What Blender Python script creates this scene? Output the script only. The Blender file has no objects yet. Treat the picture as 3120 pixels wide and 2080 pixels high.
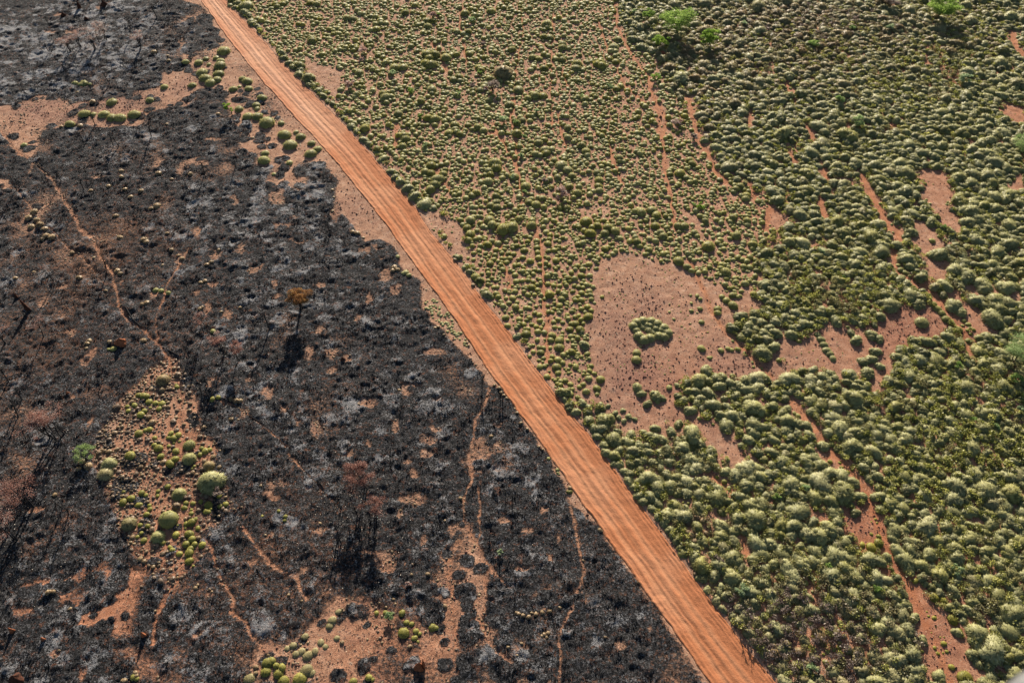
import bpy, math, random
import numpy as np
from mathutils import Vector, Matrix

C = bpy.context.scene.collection
scene = bpy.context.scene
random.seed(5)
RNG = np.random.default_rng(11)
PI = math.pi

# ------------------------------------------------------------------ camera
W0, H0 = 3120.0, 2080.0
FPX = 2600.0                      # focal length in photo pixels
CAMH = 80.0
PITCH = math.atan(3125.0 / FPX)   # angle below the horizon
cd = bpy.data.cameras.new("camera"); cam = bpy.data.objects.new("camera", cd); C.objects.link(cam)
cd.sensor_width = 36.0; cd.lens = 36.0 * FPX / W0
cd.clip_start = 0.1; cd.clip_end = 8000.0
cam.location = (0, 0, CAMH); cam.rotation_euler = (PI / 2 - PITCH, 0, 0)
cd.dof.use_dof = True; cd.dof.focus_distance = 100.0; cd.dof.aperture_fstop = 2.0
scene.camera = cam

# ------------------------------------------------------------------ sky, sun, exposure
SUN_EL = math.radians(20.0)
SUN_AZ = math.radians(0.0)
w = bpy.data.worlds.new("World"); scene.world = w; w.use_nodes = True
nt = w.node_tree
sky = nt.nodes.new("ShaderNodeTexSky"); sky.sky_type = 'NISHITA'; sky.sun_disc = False
sky.sun_elevation = SUN_EL; sky.sun_rotation = SUN_AZ
bg = nt.nodes["Background"]; bg.inputs[1].default_value = 0.05
nt.links.new(sky.outputs[0], bg.inputs[0])
sd = bpy.data.lights.new("sun", 'SUN'); so = bpy.data.objects.new("sun", sd); C.objects.link(so)
sd.energy = 5.0; sd.angle = math.radians(0.5); sd.color = (1.0, 0.89, 0.74)
sdir = Vector((math.sin(SUN_AZ) * math.cos(SUN_EL), math.cos(SUN_AZ) * math.cos(SUN_EL), math.sin(SUN_EL)))
so.rotation_euler = sdir.to_track_quat('Z', 'Y').to_euler()
scene.view_settings.view_transform = 'Standard'; scene.view_settings.look = 'None'
scene.view_settings.exposure = 1.2; scene.view_settings.gamma = 1.0
try:
    scene.cycles.max_bounces = 6; scene.cycles.diffuse_bounces = 3; scene.cycles.transparent_max_bounces = 4
except Exception: pass

# ------------------------------------------------------------------ survey: photo pixel <-> ground
CT, ST = math.cos(PITCH), math.sin(PITCH)
def ground(x, y, z=0.0):
    """ground position under a photo pixel, and the distance along the view axis"""
    x = np.asarray(x, float); y = np.asarray(y, float)
    dx = (x - W0 / 2) / FPX; dy = (H0 / 2 - y) / FPX
    t = (CAMH - z) / (ST - dy * CT)
    return dx * t, (CT + dy * ST) * t, t
def pixel(X, Y, Z=0.0):
    dz = Z - CAMH
    d = Y * CT - dz * ST
    return W0 / 2 + FPX * X / d, H0 / 2 - FPX * (Y * ST + dz * CT) / d, d
TS = 2.2404
ORG = {1: (0, 0), 2: (1040, 0), 3: (2080, 0), 4: (0, 690), 5: (1040, 690), 6: (2080, 690), 7: (0, 1380), 8: (1040, 1380), 9: (2080, 1380)}
def T(k, pts):
    a = np.array(pts, float).reshape(-1, 2); return a / TS + np.array(ORG[k])
def D(pts): return np.array(pts, float).reshape(-1, 2) * 1.32653

# ------------------------------------------------------------------ noise
def _hash(ix, iy, seed):
    h = (ix.astype(np.int64) * 374761393 + iy.astype(np.int64) * 668265263 + seed * 974634777) & 0xffffffff
    h = ((h ^ (h >> 13)) * 1274126177) & 0xffffffff
    h = h ^ (h >> 16)
    return (h & 0xffff) / 65535.0
def vnoise(x, y, seed=0):
    ix = np.floor(x); iy = np.floor(y); fx = x - ix; fy = y - iy
    fx = fx * fx * (3 - 2 * fx); fy = fy * fy * (3 - 2 * fy)
    a = _hash(ix, iy, seed); b = _hash(ix + 1, iy, seed); c = _hash(ix, iy + 1, seed); d = _hash(ix + 1, iy + 1, seed)
    return a + (b - a) * fx + (c - a) * fy + (a - b - c + d) * fx * fy
def fbm(x, y, s, seed=0, o=4, g=0.5):
    r = np.zeros(np.shape(x)); am = 1.0; t = 0
    for k in range(o):
        r += am * vnoise(x / s + 17.3 * k, y / s - 9.1 * k, seed + k); t += am; am *= g; s = s / 2.03
    return r / t                                    # 0..1, mean .5
def inpoly(px, py, poly):
    px = np.asarray(px, float); py = np.asarray(py, float)
    r = np.zeros(px.shape, bool); n = len(poly)
    for i in range(n):
        x1, y1 = poly[i]; x2, y2 = poly[(i + 1) % n]
        if y1 == y2: continue
        c = ((y1 > py) != (y2 > py)) & (px < (x2 - x1) * (py - y1) / (y2 - y1) + x1)
        r ^= c
    return r
def segdist(X, Y, P):
    """distance from points to polyline P (world)"""
    d = np.full(np.shape(X), 1e9)
    for (ax, ay), (bx, by) in zip(P[:-1], P[1:]):
        vx, vy = bx - ax, by - ay; L = vx * vx + vy * vy + 1e-9
        t = np.clip(((X - ax) * vx + (Y - ay) * vy) / L, 0, 1)
        d = np.minimum(d, np.hypot(X - ax - t * vx, Y - ay - t * vy))
    return d
def world(poly):
    X, Y, _ = ground(poly[:, 0], poly[:, 1]); return np.stack([X, Y], 1)
def sstep(a, b, x):
    t = np.clip((x - a) / (b - a), 0, 1); return t * t * (3 - 2 * t)

# ------------------------------------------------------------------ survey data (photo pixels)
ROAD_L = np.array([(611,0),(661,71),(696,120),(732,165),(768,210),(803,254),(839,290),(875,332),(919,379),(951,412),(982,448),(1040,513),(1058,540),(1107,598),(1152,656),(1183,694),(1232,764),(1290,842),(1330,896),(1361,940),(1397,993),(1433,1048),(1468,1101),(1509,1159),(1544,1207),(1589,1270),(1638,1337),(1672,1385),(1710,1438),(1757,1506),(1799,1568),(1843,1630),(1897,1706),(1955,1786),(2013,1866),(2067,1942),(2125,2023),(2167,2080)], float)
ROAD_R = np.array([(687,0),(714,36),(759,80),(817,142),(848,179),(888,223),(937,270),(995,330),(1040,375),(1085,424),(1138,482),(1187,540),(1241,603),(1272,645),(1306,700),(1340,742),(1388,800),(1437,866),(1464,905),(1504,953),(1544,1007),(1585,1060),(1629,1118),(1665,1168),(1710,1222),(1755,1278),(1803,1336),(1848,1398),(1893,1462),(1942,1526),(1994,1594),(2044,1664),(2092,1732),(2144,1806),(2196,1874),(2250,1944),(2306,2012),(2362,2080)], float)
BURN_EDGE = np.array([(540,-60),(560,0),(625,20),(640,60),(668,100),(690,130),(800,300),(940,440),(995,509),(1031,558),(1022,602),(1040,643),(1053,665),(1089,700),(1111,730),(1147,723),(1187,739),(1205,770),(1214,797),(1245,830),(1276,855),(1285,904),(1290,940),(1325,980),(1361,1020),(1397,1060),(1437,1092),(1464,1123),(1491,1163),(1522,1176),(1558,1221),(1589,1275),(1625,1328),(1660,1382),(1678,1407),(1700,1447),(1727,1483),(1741,1532),(1772,1540),(1795,1576),(1837,1632),(1890,1712),(1948,1792),(2005,1872),(2060,1950),(2107,2010),(2155,2080),(2200,2150)], float)
def SH(k, v):  # list of x,y,w,h in tile k -> (px,py,w,h)
    a = np.array(v, float).reshape(-1, 4); b = a / TS; b[:, :2] += np.array(ORG[k]); return b
SOIL_POLYS = [
    T(1, [1560,290, 1490,300,1380,350,1240,385,1260,470,1110,490,1080,590,940,620,880,660,700,690,480,690,300,640,220,640,100,715,-60,725,-60,880,0,900,60,960,130,1050,200,1120,160,1240,100,1240,-60,1200,-60,1290,150,1275,240,1130,240,1000,300,900,420,860,560,850,740,875,930,870,1000,800,1100,745,1240,745,1330,700,1340,620,1400,600,1480,640,1560,700,1600,850,1620,960,1640,1020,1740,1060,1750,1140,1830,1170,1790,1260,1850,1290,1850,1390,1950,1400,1930,1260,2050,1310,2110,1200,2000,1170,2040,1100,2130,1090,2240,1150,2330,1240,2400,1180,2330,1100]),
    # the unburnt island
    T(4, [640,1568,660,1430,860,1150,1010,990,1130,900,1230,900,1290,1050,1330,1100,1345,1300,1460,1480,1500,1568,1510,1700,1590,1900,1470,2050,1440,2230,1340,2300,1280,2350,1230,2410,1190,2480,1120,2460,1040,2400,980,2300,890,2200,810,2050,760,1850,680,1760]),
    T(7, [1760,1300,1900,1330,2100,1230,2250,1050,2400,950,2640,1000,2950,830,3050,700,3120,560,3230,560,3300,700,3360,860,3420,1000,3500,1060,3650,1090,3800,1070,3870,1150,3800,1300,3820,1600,1650,1600]),
    T(7, [150,850,300,820,400,860,520,760,620,680,740,690,800,800,880,700,1000,830,1010,960,940,1060,890,1250,760,1240,650,1160,560,1200,520,1060,400,1080,380,1110,250,1090,90,1120,120,950]),
    T(7, [720,1280,880,1330,1000,1320,1080,1400,1110,1568,940,1568,900,1400,760,1460]),
]
SOIL_SPOTS = np.vstack([
    SH(1, [360,220,90,25, 480,215,70,60, 1960,1520,140,120, 1290,130,100,50, 1240,300,60,90, 660,1210,80,30, 1340,1110,150,60, 400,100,60,30, 700,50,70,40, 1900,1340,90,120,
           1080,1120,70,60, 1230,1150,60,80, 1600,1370,60,80, 1450,950,110,20, 2300,1430,70,160]),
    SH(4, [2030,95,150,60, 1730,285,115,85, 1480,190,150,80, 1430,540,60,90, 2190,705,75,95, 2110,850,60,150, 1820,1130,110,110, 2160,1370,90,90, 290,520,55,100, 500,1150,60,35, 1880,380,50,60, 1575,595,90,60,
           1900,465,60,60, 1040,475,60,80, 480,725,110,60, 1330,30,100,60, 430,395,50,50, 600,890,80,130, 2250,850,100,90, 2260,980,60,90, 1440,400,70,40, 1340,450,60,50, 870,375,90,40, 1220,220,60,80, 1940,1240,50,60, 2040,1310,40,90,
           620,1330,30,120, 1680,1260,80,90, 1440,1060,110,90, 1700,1040,60,40, 1650,160,60,60, 2180,400,80,50, 1750,610,60,30]),
    SH(5, [150,160,80,60, 300,330,80,170, 370,430,90,70, 450,1120,110,100, 160,1205,120,60, 190,490,60,100, 370,1370,55,130, 650,1370,80,80, 600,1450,120,70, 790,1390,60,95, 640,860,140,45, 1010,1480,200,130, 1070,1345,60,55,
           60,1550,90,60, 180,1480,60,80, 480,1080,160,30, 640,1160,60,60, 110,620,60,50, 280,200,60,60, 20,900,80,50, 910,1240,50,60, 580,1550,100,60, 250,130,120,60]),
    SH(7, [1870,560,90,60, 1700,745,90,60, 2200,520,100,60, 1340,1240,60,40, 1430,960,60,50, 1870,250,140,120, 2030,820,50,70, 300,930,200,60, 250,380,140,50, 560,1500,60,90, 370,1370,60,60, 2080,790,60,60, 1450,430,160,160]),
    SH(8, [930,60,220,150, 520,310,110,110, 1380,390,60,60, 1480,570,40,70, 570,590,60,70, 800,510,150,110, 460,740,50,120, 980,960,90,180, 500,130,60,70, 1690,400,40,40, 1340,990,40,60, 700,700,80,120, 1420,710,60,60,
           1650,1010,90,70, 1700,1230,110,90, 1850,1400,120,80, 1900,1320,80,60, 1230,790,120,40, 220,680,250,40, 300,750,160,140, 440,60,60,60, 420,310,90,60, 1120,450,90,50, 2110,1200,50,60, 390,410,50,60,1260,520,90,40]),
])
ASH_SPOTS = np.vstack([
    SH(1, [1400,130,100,50,1430,215,150,60,1320,260,130,50,1190,320,80,50,1300,325,100,50,1290,360,80,40,1515,275,60,35,1110,390,60,40,1190,440,80,60,1225,470,70,40,1070,540,60,70,980,605,70,30,1435,630,120,50,1500,650,130,60,1285,675,70,40,1185,760,90,60,1380,715,120,40,1440,740,150,60,1640,680,120,35,1540,870,90,60,1680,870,80,130,1660,950,90,40,1755,960,60,40,1830,950,45,30,1870,995,65,45,1790,1000,60,40,1900,1090,50,34,1650,1040,70,50,1690,1090,100,90,1940,1150,80,60,1730,1200,140,80,1840,1265,80,50,1930,1255,60,50,2160,1130,130,70,2060,1180,120,70,1070,780,90,35,1080,820,100,40,180,1090,80,50,100,1080,45,30,30,1050,70,50,250,1190,80,60,60,1190,120,60,30,975,60,30,200,1010,80,40,220,970,50,24,1600,1090,60,60]),
    SH(7, [215,950,175,160,345,1020,160,160,640,735,110,95,825,850,135,215,700,980,185,170,490,1110,115,100,480,900,160,120,330,770,180,110,460,790,160,110,640,880,150,120,190,750,140,100,720,1190,140,120,560,1230,140,120,60,880,150,160,30,1060,130,130,1240,1250,60,60,1230,1260,90,60,1250,1190,60,50]),
    SH(8, [930,70,75,80,1040,35,85,65,600,1080,175,165,870,1220,195,195,1080,1120,160,165,1110,1270,115,140,1240,1180,115,105,1460,1160,90,90,1270,1410,165,125,1425,1360,110,115,1440,1490,120,95,1630,1110,110,105,1700,1080,60,60,1610,1035,50,55,1550,1155,90,50,860,1440,150,140,715,1430,90,90,480,1420,105,95,1000,1390,190,140,1130,1500,200,150,1310,1290,75,60,1340,1550,120,60,820,1540,120,90,350,1340,55,40,215,1400,60,45,830,960,160,180,1080,930,140,130,580,940,230,120,1250,1030,110,100,1200,940,90,60,1410,1010,140,120,100,1080,150,80,1560,1000,60,60,1010,1040,60,90,1100,1040,110,80,710,1285,60,60,170,1170,50,40,340,870,140,50,1640,1240,200,120,1620,1290,180,100,1720,1420,160,110,1650,1530,180,90,1560,1400,90,90,1870,1400,80,60]),
])
BURN_TRACKS = [   # polylines (photo px), half width in metres
    (T(1, [-20,880,60,960,130,1040,220,1090,300,1170,360,1230,420,1340,480,1440,540,1540,580,1600]), .42),
    (T(4, [540,0,620,70,665,140,690,210,730,270,770,320,785,400,800,470,820,560,880,640,970,690,1030,750,1100,820,1150,890,1180,960,1220,1050,1240,1150]), .42),
    (T(4, [1240,1150,1225,1300,1260,1420,1280,1500]), .5),
    (T(4, [1290,150,1200,300,1140,390,1110,500,1085,580,1060,640,1080,760]), .28),
    (T(4, [1380,10,1330,60]), .3),
    (T(4, [1500,1180,1650,1240,1720,1300,1800,1360,1880,1430,1960,1500]), .28),
    (T(7, [1960,0,2080,130,2200,250,2330,390]), .16),
    (T(5, [1010,1100,990,1190,950,1260,915,1310,905,1430,890,1500]), .3),
    (T(8, [870,0,885,100,890,190,850,270,840,350,840,470,890,570,960,670,990,740,1050,820,1140,920]), .3),
    (T(8, [930,230,945,330,940,440,955,540,930,600]), .16),
    (T(8, [800,600,735,680,730,780,745,900,760,1050,770,1180,780,1300]), .55),
    (T(8, [990,730,990,900,985,1050,960,1150,1000,1280,1060,1360,1160,1430]), .35),
    (T(8, [1570,370,1595,470,1615,600,1640,700,1665,790,1640,880,1600,960,1580,1060,1540,1130,1490,1200,1480,1300,1500,1420,1495,1600]), .26),
    (T(7, [1420,590,1470,740,1500,850,1560,930,1590,1010,1570,1080,1680,1170,1760,1290,1800,1340]), .3),
    (T(7, [1660,500,1700,560,1760,650,1850,760,1920,800,2010,830,2040,900,2100,990]), .28),
    (T(7, [1230,830,1200,890,1130,960,1090,1060,1060,1180,1045,1300]), .35),
    (T(1, [0,1270,110,1290,160,1350,200,1400,260,1480]), .12),
    (T(4, [330,0,420,90,520,180,600,250,650,310]), .12),
]
VEG_TRACKS = [     # red sand lanes between the hummocks on the right
    (T(2, [1860,0,1870,90,1890,190,1920,260,2000,400,2100,530,2120,650,2180,740,2230,830,2190,930,2200,1050,2220,1200,2250,1380,2290,1560]), .32),
    (T(2, [1750,140,1800,300,1880,470,1930,580,2040,680,2080,720]), .25),
    (T(2, [610,280,660,370,720,480]), .3), (T(2, [820,50,805,180,850,400,860,430]), .2), (T(2, [1190,640,1160,800,1190,980,1200,1130,1220,1290,1230,1400]), .22),
    (T(2, [1040,840,1090,950,1150,1050,1200,1150]), .3), (T(2, [1220,60,1240,220,1190,470,1200,600]), .16), (T(2, [1480,780,1510,920,1550,1050]), .25), (T(2, [1500,480,1550,600]), .22), (T(2, [1820,960,1850,1080,1890,1190,1920,1250]), .22),
    (T(2, [2130,660,2180,830,2170,900]), .3), (T(2, [1450,100,1440,300,1430,600,1440,900]), .14), (T(2,[640,1150,700,1250,740,1300]), .3), (T(2,[940,920,1080,900]), .25),(T(2,[380,850,370,1000]), .3),
    (T(3, [700,560,770,710]), .25), (T(3, [860,850,890,960]), .3), (T(3, [720,1020,790,1150]), .22), (T(3, [30,660,60,740,110,960,180,1060,240,1180,300,1240]), .45), (T(3, [470,760,450,850]), .3), (T(3, [450,1240,500,1360]), .3),
    (T(3, [930,1340,970,1480]), .35), (T(3, [960,1140,990,1220]), .4), (T(3, [1220,1180,1290,1340,1350,1430,1420,1568]), .45), (T(3, [2240,210,2260,300,2330,380]), .6), (T(3, [1430,830,1460,890]), .3),
    (T(3, [560,1560,610,1400]), .5), (T(3, [1560,330,1690,440]), .15),
    (T(6, [1450,0,1480,80,1440,200,1500,330,1580,380,1640,400,1690,450,1760,520,1850,620,1920,720,1950,790,1960,850]), .45),
    (T(6, [720,1170,800,1250,880,1340,950,1440,1000,1568]), .55),
    (T(5, [1320,0,1350,100,1380,250,1385,400,1380,560,1410,640,1400,700,1410,900,1430,1040]), .3),
    (T(5, [1080,60,1100,200,1150,420,1140,440]), .2), (T(6, [40,230,130,400,190,560,280,700,420,830,540,960,600,1020]), .28),
    (T(9, [1000,-20,1110,90,1200,180,1260,290,1290,400,1340,520,1390,640,1460,760,1530,880,1580,1000,1640,1120,1700,1260,1760,1400,1820,1568,1850,1640]), .34),
    (T(9, [190,130,340,270]), .3), (T(9, [410,560,440,680]), .3),
]
VEG_SOIL = [   # bare red soil on the right of the road
    D([1385,600,1440,583,1560,608,1640,650,1690,700,1720,660,1745,690,1700,740,1670,760,1690,800,1730,830,1790,830,1810,790,1870,770,1890,740,1940,750,1990,750,2030,740,2060,700,2110,700,2150,715,2190,755,2170,775,2070,790,2035,840,2030,900,1970,850,1830,850,1790,870,1690,870,1620,850,1560,880,1540,930,1620,960,1690,1010,1715,1070,1670,1070,1620,1000,1520,960,1440,1000,1390,930,1290,905,1380,905,1385,870,1362,830,1350,760,1366,720,1360,640]),
    D([1450,960,1500,960,1560,985,1490,1000]),
    D([1820,910,1870,960,1905,1010,1930,1060,1960,1090,1930,1100,1880,1010,1830,960]),
    D([1930,1160,1990,1160,2010,1200,2000,1270,1960,1230,1930,1200]),
    D([2120,392,2170,398,2185,430,2175,470,2200,500,2210,545,2160,520,2120,440]),
    D([2090,515,2130,510,2165,560,2180,620,2160,650,2200,680,2240,715,2290,770,2250,770,2190,700,2140,640,2110,580]),
    D([2225,650,2290,655,2345,670,2330,700,2270,690,2230,680]),
    D([2180,700,2230,690,2260,720,2300,760,2250,770]),
    D([2300,230,2350,245,2352,290,2310,270]),
    D([2325,410,2352,400,2352,440,2330,440]),
    D([2040,720,2060,700,2160,700,2195,750,2160,780,2080,790]),
    D([2100,1330,2150,1400,2200,1440,2230,1490,2250,1580,2140,1580,2110,1440]),
    D([700,130,790,190,760,220,700,160]), D([720,150,790,160,770,230,740,200]),
    D([960,480,1040,500,1080,560,1080,620,1030,560]), D([1500,265,1530,262,1540,280,1515,285]), D([1775,460,1810,500,1780,530,1760,500]),
    D([1565,480,1600,500,1640,560,1660,600,1630,570]), D([1780,740,1830,770,1800,820,1760,830]),
    T(9, [880,390,960,400,900,470]), T(9, [200,440,330,430,320,470,210,480]),
]
SMALL_FIELD = D([560,0,600,-60,1410,-60,1415,0,1440,90,1500,130,1560,230,1600,330,1670,400,1740,440,1775,460,1765,520,1735,570,1740,640,1730,690,1690,720,1650,700,1630,650,1560,612,1440,590,1385,600,1360,640,1366,720,1350,760,1362,830,1390,870,1390,900,1370,915,1300,900,1250,860,1210,790,1165,750,1120,670,1085,620,1080,570,1040,500,960,450,900,385,845,325,790,265,760,220,740,190,690,150,640,115,590,55])
RIGHT_SIDE = np.vstack([ROAD_R[::-1] * 1.0, [(600,-200),(3600,-200),(3600,2300),(2450,2250)]])

# ------------------------------------------------------------------ ground raster
GS = 0.19
FX0, FX1, FY0, FY1 = -112.0, 112.0, 14.0, 166.0
def axis(a, b, lim0, lim1):
    c = np.arange(a, b, GS); lo = [a]; hi = [c[-1]]; s = GS
    while lo[-1] > lim0: s *= 1.25; lo.append(lo[-1] - s)
    s = GS
    while hi[-1] < lim1: s *= 1.25; hi.append(hi[-1] + s)
    return np.concatenate([np.array(lo[:0:-1]), c, np.array(hi[1:])])
XA = axis(FX0, FX1, -3500, 3500); YA = axis(FY0, FY1, -3500, 5000)
GX, GY = np.meshgrid(XA, YA)                                # [iy, ix]
i0 = int(np.searchsorted(XA, FX0)); j0 = int(np.searchsorted(YA, FY0))
with np.errstate(all='ignore'):
    PX, PY, PD = pixel(GX, GY)
PX = np.where(PD > 5, PX, 1e6); PY = np.where(PD > 5, PY, 1e6)
# wobble the surveyed outlines a little so they are ragged in the world
WX = (fbm(GX, GY, 2.4, 3, 5, .6) - .5) * 2.2; WY = (fbm(GX, GY, 2.4, 9, 5, .6) - .5) * 2.2
WN = fbm(GX, GY, .9, 19, 4, .6) - .5
with np.errstate(all='ignore'):
    QX, QY, QD = pixel(GX + WX, GY + WY)
    QX = np.where(QD > 5, QX, 1e6); QY = np.where(QD > 5, QY, 1e6)

def stamp(arr, spots, val, mode, wob=True):
    """soft ellipse stamps; sizes are photo pixels"""
    for (px, py, ww, hh) in spots:
        cx, cy, t = ground(px, py)
        rx = ww / 2 * t / FPX
        _, ya, _ = ground(px, py + hh / 2); _, yb, _ = ground(px, py - hh / 2)
        ry = max(.15, (yb - ya) / 2)
        a0 = max(0, int((cx - rx * 1.8 - FX0) / GS) + i0); a1 = min(len(XA), int((cx + rx * 1.8 - FX0) / GS) + i0 + 2)
        b0 = max(0, int((cy - ry * 1.8 - FY0) / GS) + j0); b1 = min(len(YA), int((cy + ry * 1.8 - FY0) / GS) + j0 + 2)
        if a1 <= a0 or b1 <= b0: continue
        x = GX[b0:b1, a0:a1] + WX[b0:b1, a0:a1] * .8 * min(1, rx); y = GY[b0:b1, a0:a1] + WY[b0:b1, a0:a1] * .8 * min(1, ry)
        d = np.hypot((x - cx) / rx, (y - cy) / ry) + WN[b0:b1, a0:a1] * (1.7 if val > 0 else .45)
        m = 1 - sstep(.55 if val > 0 else .75, 1.5 if val > 0 else 1.2, d)
        sub = arr[b0:b1, a0:a1]
        arr[b0:b1, a0:a1] = sub + (val - sub) * m
def stroke(arr, P, hw, val, rough=1.0):
    Wp = world(P)
    x0, x1 = Wp[:, 0].min() - 3, Wp[:, 0].max() + 3; y0, y1 = Wp[:, 1].min() - 3, Wp[:, 1].max() + 3
    a0, a1 = np.searchsorted(XA, [x0, x1]); b0, b1 = np.searchsorted(YA, [y0, y1])
    x = GX[b0:b1, a0:a1] + WX[b0:b1, a0:a1] * .25; y = GY[b0:b1, a0:a1] + WY[b0:b1, a0:a1] * .25
    d = segdist(x, y, Wp)
    d = d + (WN[b0:b1, a0:a1] + WX[b0:b1, a0:a1] * .12) * hw * 2.2 * rough
    m = 1 - sstep(hw * .35, hw * 1.5 + .12, d)
    arr[b0:b1, a0:a1] = arr[b0:b1, a0:a1] + (val - arr[b0:b1, a0:a1]) * m
    return

burn_poly = np.vstack([BURN_EDGE, [(2400,2500),(-3000,2500),(-3000,-60),(-3000,-1400),(400,-1400)]])
burn = inpoly(QX, QY, burn_poly)
soil = np.where(burn, -0.55, 0.9)
# loose ash: how solid the burn is
n1 = fbm(GX, GY, 3.5, 21, 4); n2 = fbm(GX, GY, 11.0, 5, 3)
soil = np.where(burn, -0.5 + (n1 - .5) * 1.5 + (n2 - .5) * .9, soil)
brown = np.zeros(GX.shape)
for p, v_ in zip(SOIL_POLYS, (.55, .26, .16, .22, .25)):
    m = inpoly(QX, QY, p); soil = np.where(m, v_ + (n1 - .5) * 1.7, soil)
def blur(a, k):
    b = a.copy()
    for ax_ in (0, 1):
        c_ = np.cumsum(np.concatenate([np.repeat(np.take(b, [0], ax_), k + 1, ax_), b, np.repeat(np.take(b, [-1], ax_), k, ax_)], ax_), ax_)
        n_ = b.shape[ax_]; b = (np.take(c_, np.arange(2 * k + 1, 2 * k + 1 + n_), ax_) - np.take(c_, np.arange(0, n_), ax_)) / (2 * k + 1)
    return b
soil = blur(soil, 2)
stamp(soil, SOIL_SPOTS, 0.26, 'max')
stamp(soil, ASH_SPOTS, -0.85, 'min')
track = np.zeros(GX.shape)
for P, hw in BURN_TRACKS:
    stroke(soil, P, hw * .5, 0.32); stroke(track, P, hw * .4, .5)
for P, hw in VEG_TRACKS: stroke(track, P, hw * 1.05, 1.0, .25)
sb = blur(soil, 9); sb2 = (soil > .2) & (sb < .42)
discs = []
rq = np.random.default_rng(14)
for k in range(16000):
    cx = rq.uniform(-95, 30); cy = rq.uniform(24, 150); a = int((cx - FX0) / GS) + i0; b = int((cy - FY0) / GS) + j0
    if not sb2[b, a]: continue
    if track[b, a] > .3 or not (burn[b, a]): continue
    if rq.random() > .35: continue
    q_ = pixel(cx, cy); R_ = rq.uniform(.25, .8); e0 = pixel(cx, cy + R_)[1]; e1 = pixel(cx, cy - R_)[1]
    discs.append((q_[0], q_[1], 2 * R_ * FPX / q_[2], abs(e1 - e0)))
    if len(discs) > 420: break
stamp(soil, discs, -.7, 'min')
# scattered scorched crowns (rings of ash) over the burnt ground
ashp = np.zeros(GX.shape); relief = np.zeros(GX.shape)
isash = sstep(.15, -.25, soil)
rr = np.random.default_rng(4)
for k in range(8000):
    cx = rr.uniform(-108, 40); cy = rr.uniform(20, 160)
    a = int((cx - FX0) / GS) + i0; b = int((cy - FY0) / GS) + j0
    if a < 8 or b < 8 or a >= len(XA) - 8 or b >= len(YA) - 8 or isash[b, a] < .3: continue
    R = rr.uniform(.35, 1.25)
    q = int(R * 1.6 / GS) + 2
    sl = (slice(max(0, b - q), b + q), slice(max(0, a - q), a + q))
    x = GX[sl] + WX[sl] * .7; y = GY[sl] + WY[sl] * .7
    d = np.hypot(x - cx, (y - cy) * rr.uniform(.8, 1.3)) / R
    d = d + WN[sl] * 1.1
    ring = np.exp(-((d - .68) / .30) ** 2); cen = np.exp(-(d / .5) ** 2)
    relief[sl] += (ring * rr.uniform(.02, .09) + cen * rr.uniform(-.08, .08)) * R
    ashp[sl] = np.clip(np.maximum(ashp[sl], ring * rr.uniform(0, .34) + cen * rr.uniform(0, .4)), 0, 1)
ashp *= .35 + 1.3 * fbm(GX, GY, 14.0, 44, 2)
ashp += .30 * sstep(.5, .75, fbm(GX + WX, GY + WY, 1.3, 49, 4, .6))
# pale, well-burnt zones in the photo
for (x, y, w_, h_, v) in [(200,140,700,260,.5),(930,620,560,420,.35),(1200,640,300,300,.25),(420,430,260,200,.2),(330,1700,500,260,.3),(1450,1150,260,240,.15),(150,1300,330,300,.22),(900,800,300,200,.2),(2000,1950,200,200,.1)]:
    cx, cy, t = ground(x, y); s = w_ / 2 * t / FPX
    ashp += v * np.exp(-(((GX - cx) / s) ** 2 + ((GY - cy) / (s * .8)) ** 2)) * fbm(GX, GY, .8, 71, 3)
for (x, y, w_, v) in [(330,760,520,.5),(120,1080,400,.35),(560,1000,320,.35),(820,1750,600,.35),(1000,1450,300,.2),(1000,1200,200,.1)]:
    cx, cy, t = ground(x, y); s = w_ / 2 * t / FPX
    brown += v * np.exp(-(((GX - cx) / s) ** 2 + ((GY - cy) / (s * .9)) ** 2))
brown = np.clip(brown * (.4 + 1.2 * n1), 0, 1)
# gravelly purple-brown soil on the clearing and the bare strips
grav = np.zeros(GX.shape)
for (x, y, w_, v) in [(1960,930,230,.6),(1930,1150,260,.9),(1760,1250,200,.6),(2250,1150,400,.7),(2750,1000,300,1.),(330,320,260,.8),(120,330,220,.7),(900,300,200,.5),(1100,640,180,.6),(1850,1000,200,.5),(1500,230,90,.6),(1640,420,90,.5),(1700,600,100,.6),(2200,1250,200,.5),(2640,1580,160,.9),(2870,1950,200,.6),(560,270,150,.5),(1360,800,120,.4)]:
    cx, cy, t = ground(x, y); s = w_ / 2 * t / FPX
    grav += v * np.exp(-(((GX - cx) / s) ** 2 + ((GY - cy) / (s * .8)) ** 2))
grav = np.clip(grav * (.2 + 1.6 * fbm(GX, GY, 2.6, 61, 4)), 0, 1)

# heights
isash = sstep(.2, -.2, soil)
clod = fbm(GX, GY, .9, 31, 3) - .5
rid = 1 - np.abs(2 * fbm(GX + WX * .5, GY + WY * .5, 1.0, 37, 3, .6) - 1)
Zg = (fbm(GX, GY, 24.0, 2, 2) - .5) * .35 + isash * (relief + clod * .32 + (rid - .75) * .26 + .04) + (1 - isash) * (clod * .12 + (WN * .10)) - track * .06 + (isash * (1 - isash)) * .05
road_w = np.vstack([world(ROAD_L), world(ROAD_R)[::-1]])
rl, rw_ = world(ROAD_L), world(ROAD_R)
cen = np.stack([np.interp(np.linspace(0, 1, 60), np.linspace(0, 1, len(ROAD_L)), ROAD_L[:, k]) for k in (0, 1)], 1)
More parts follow.
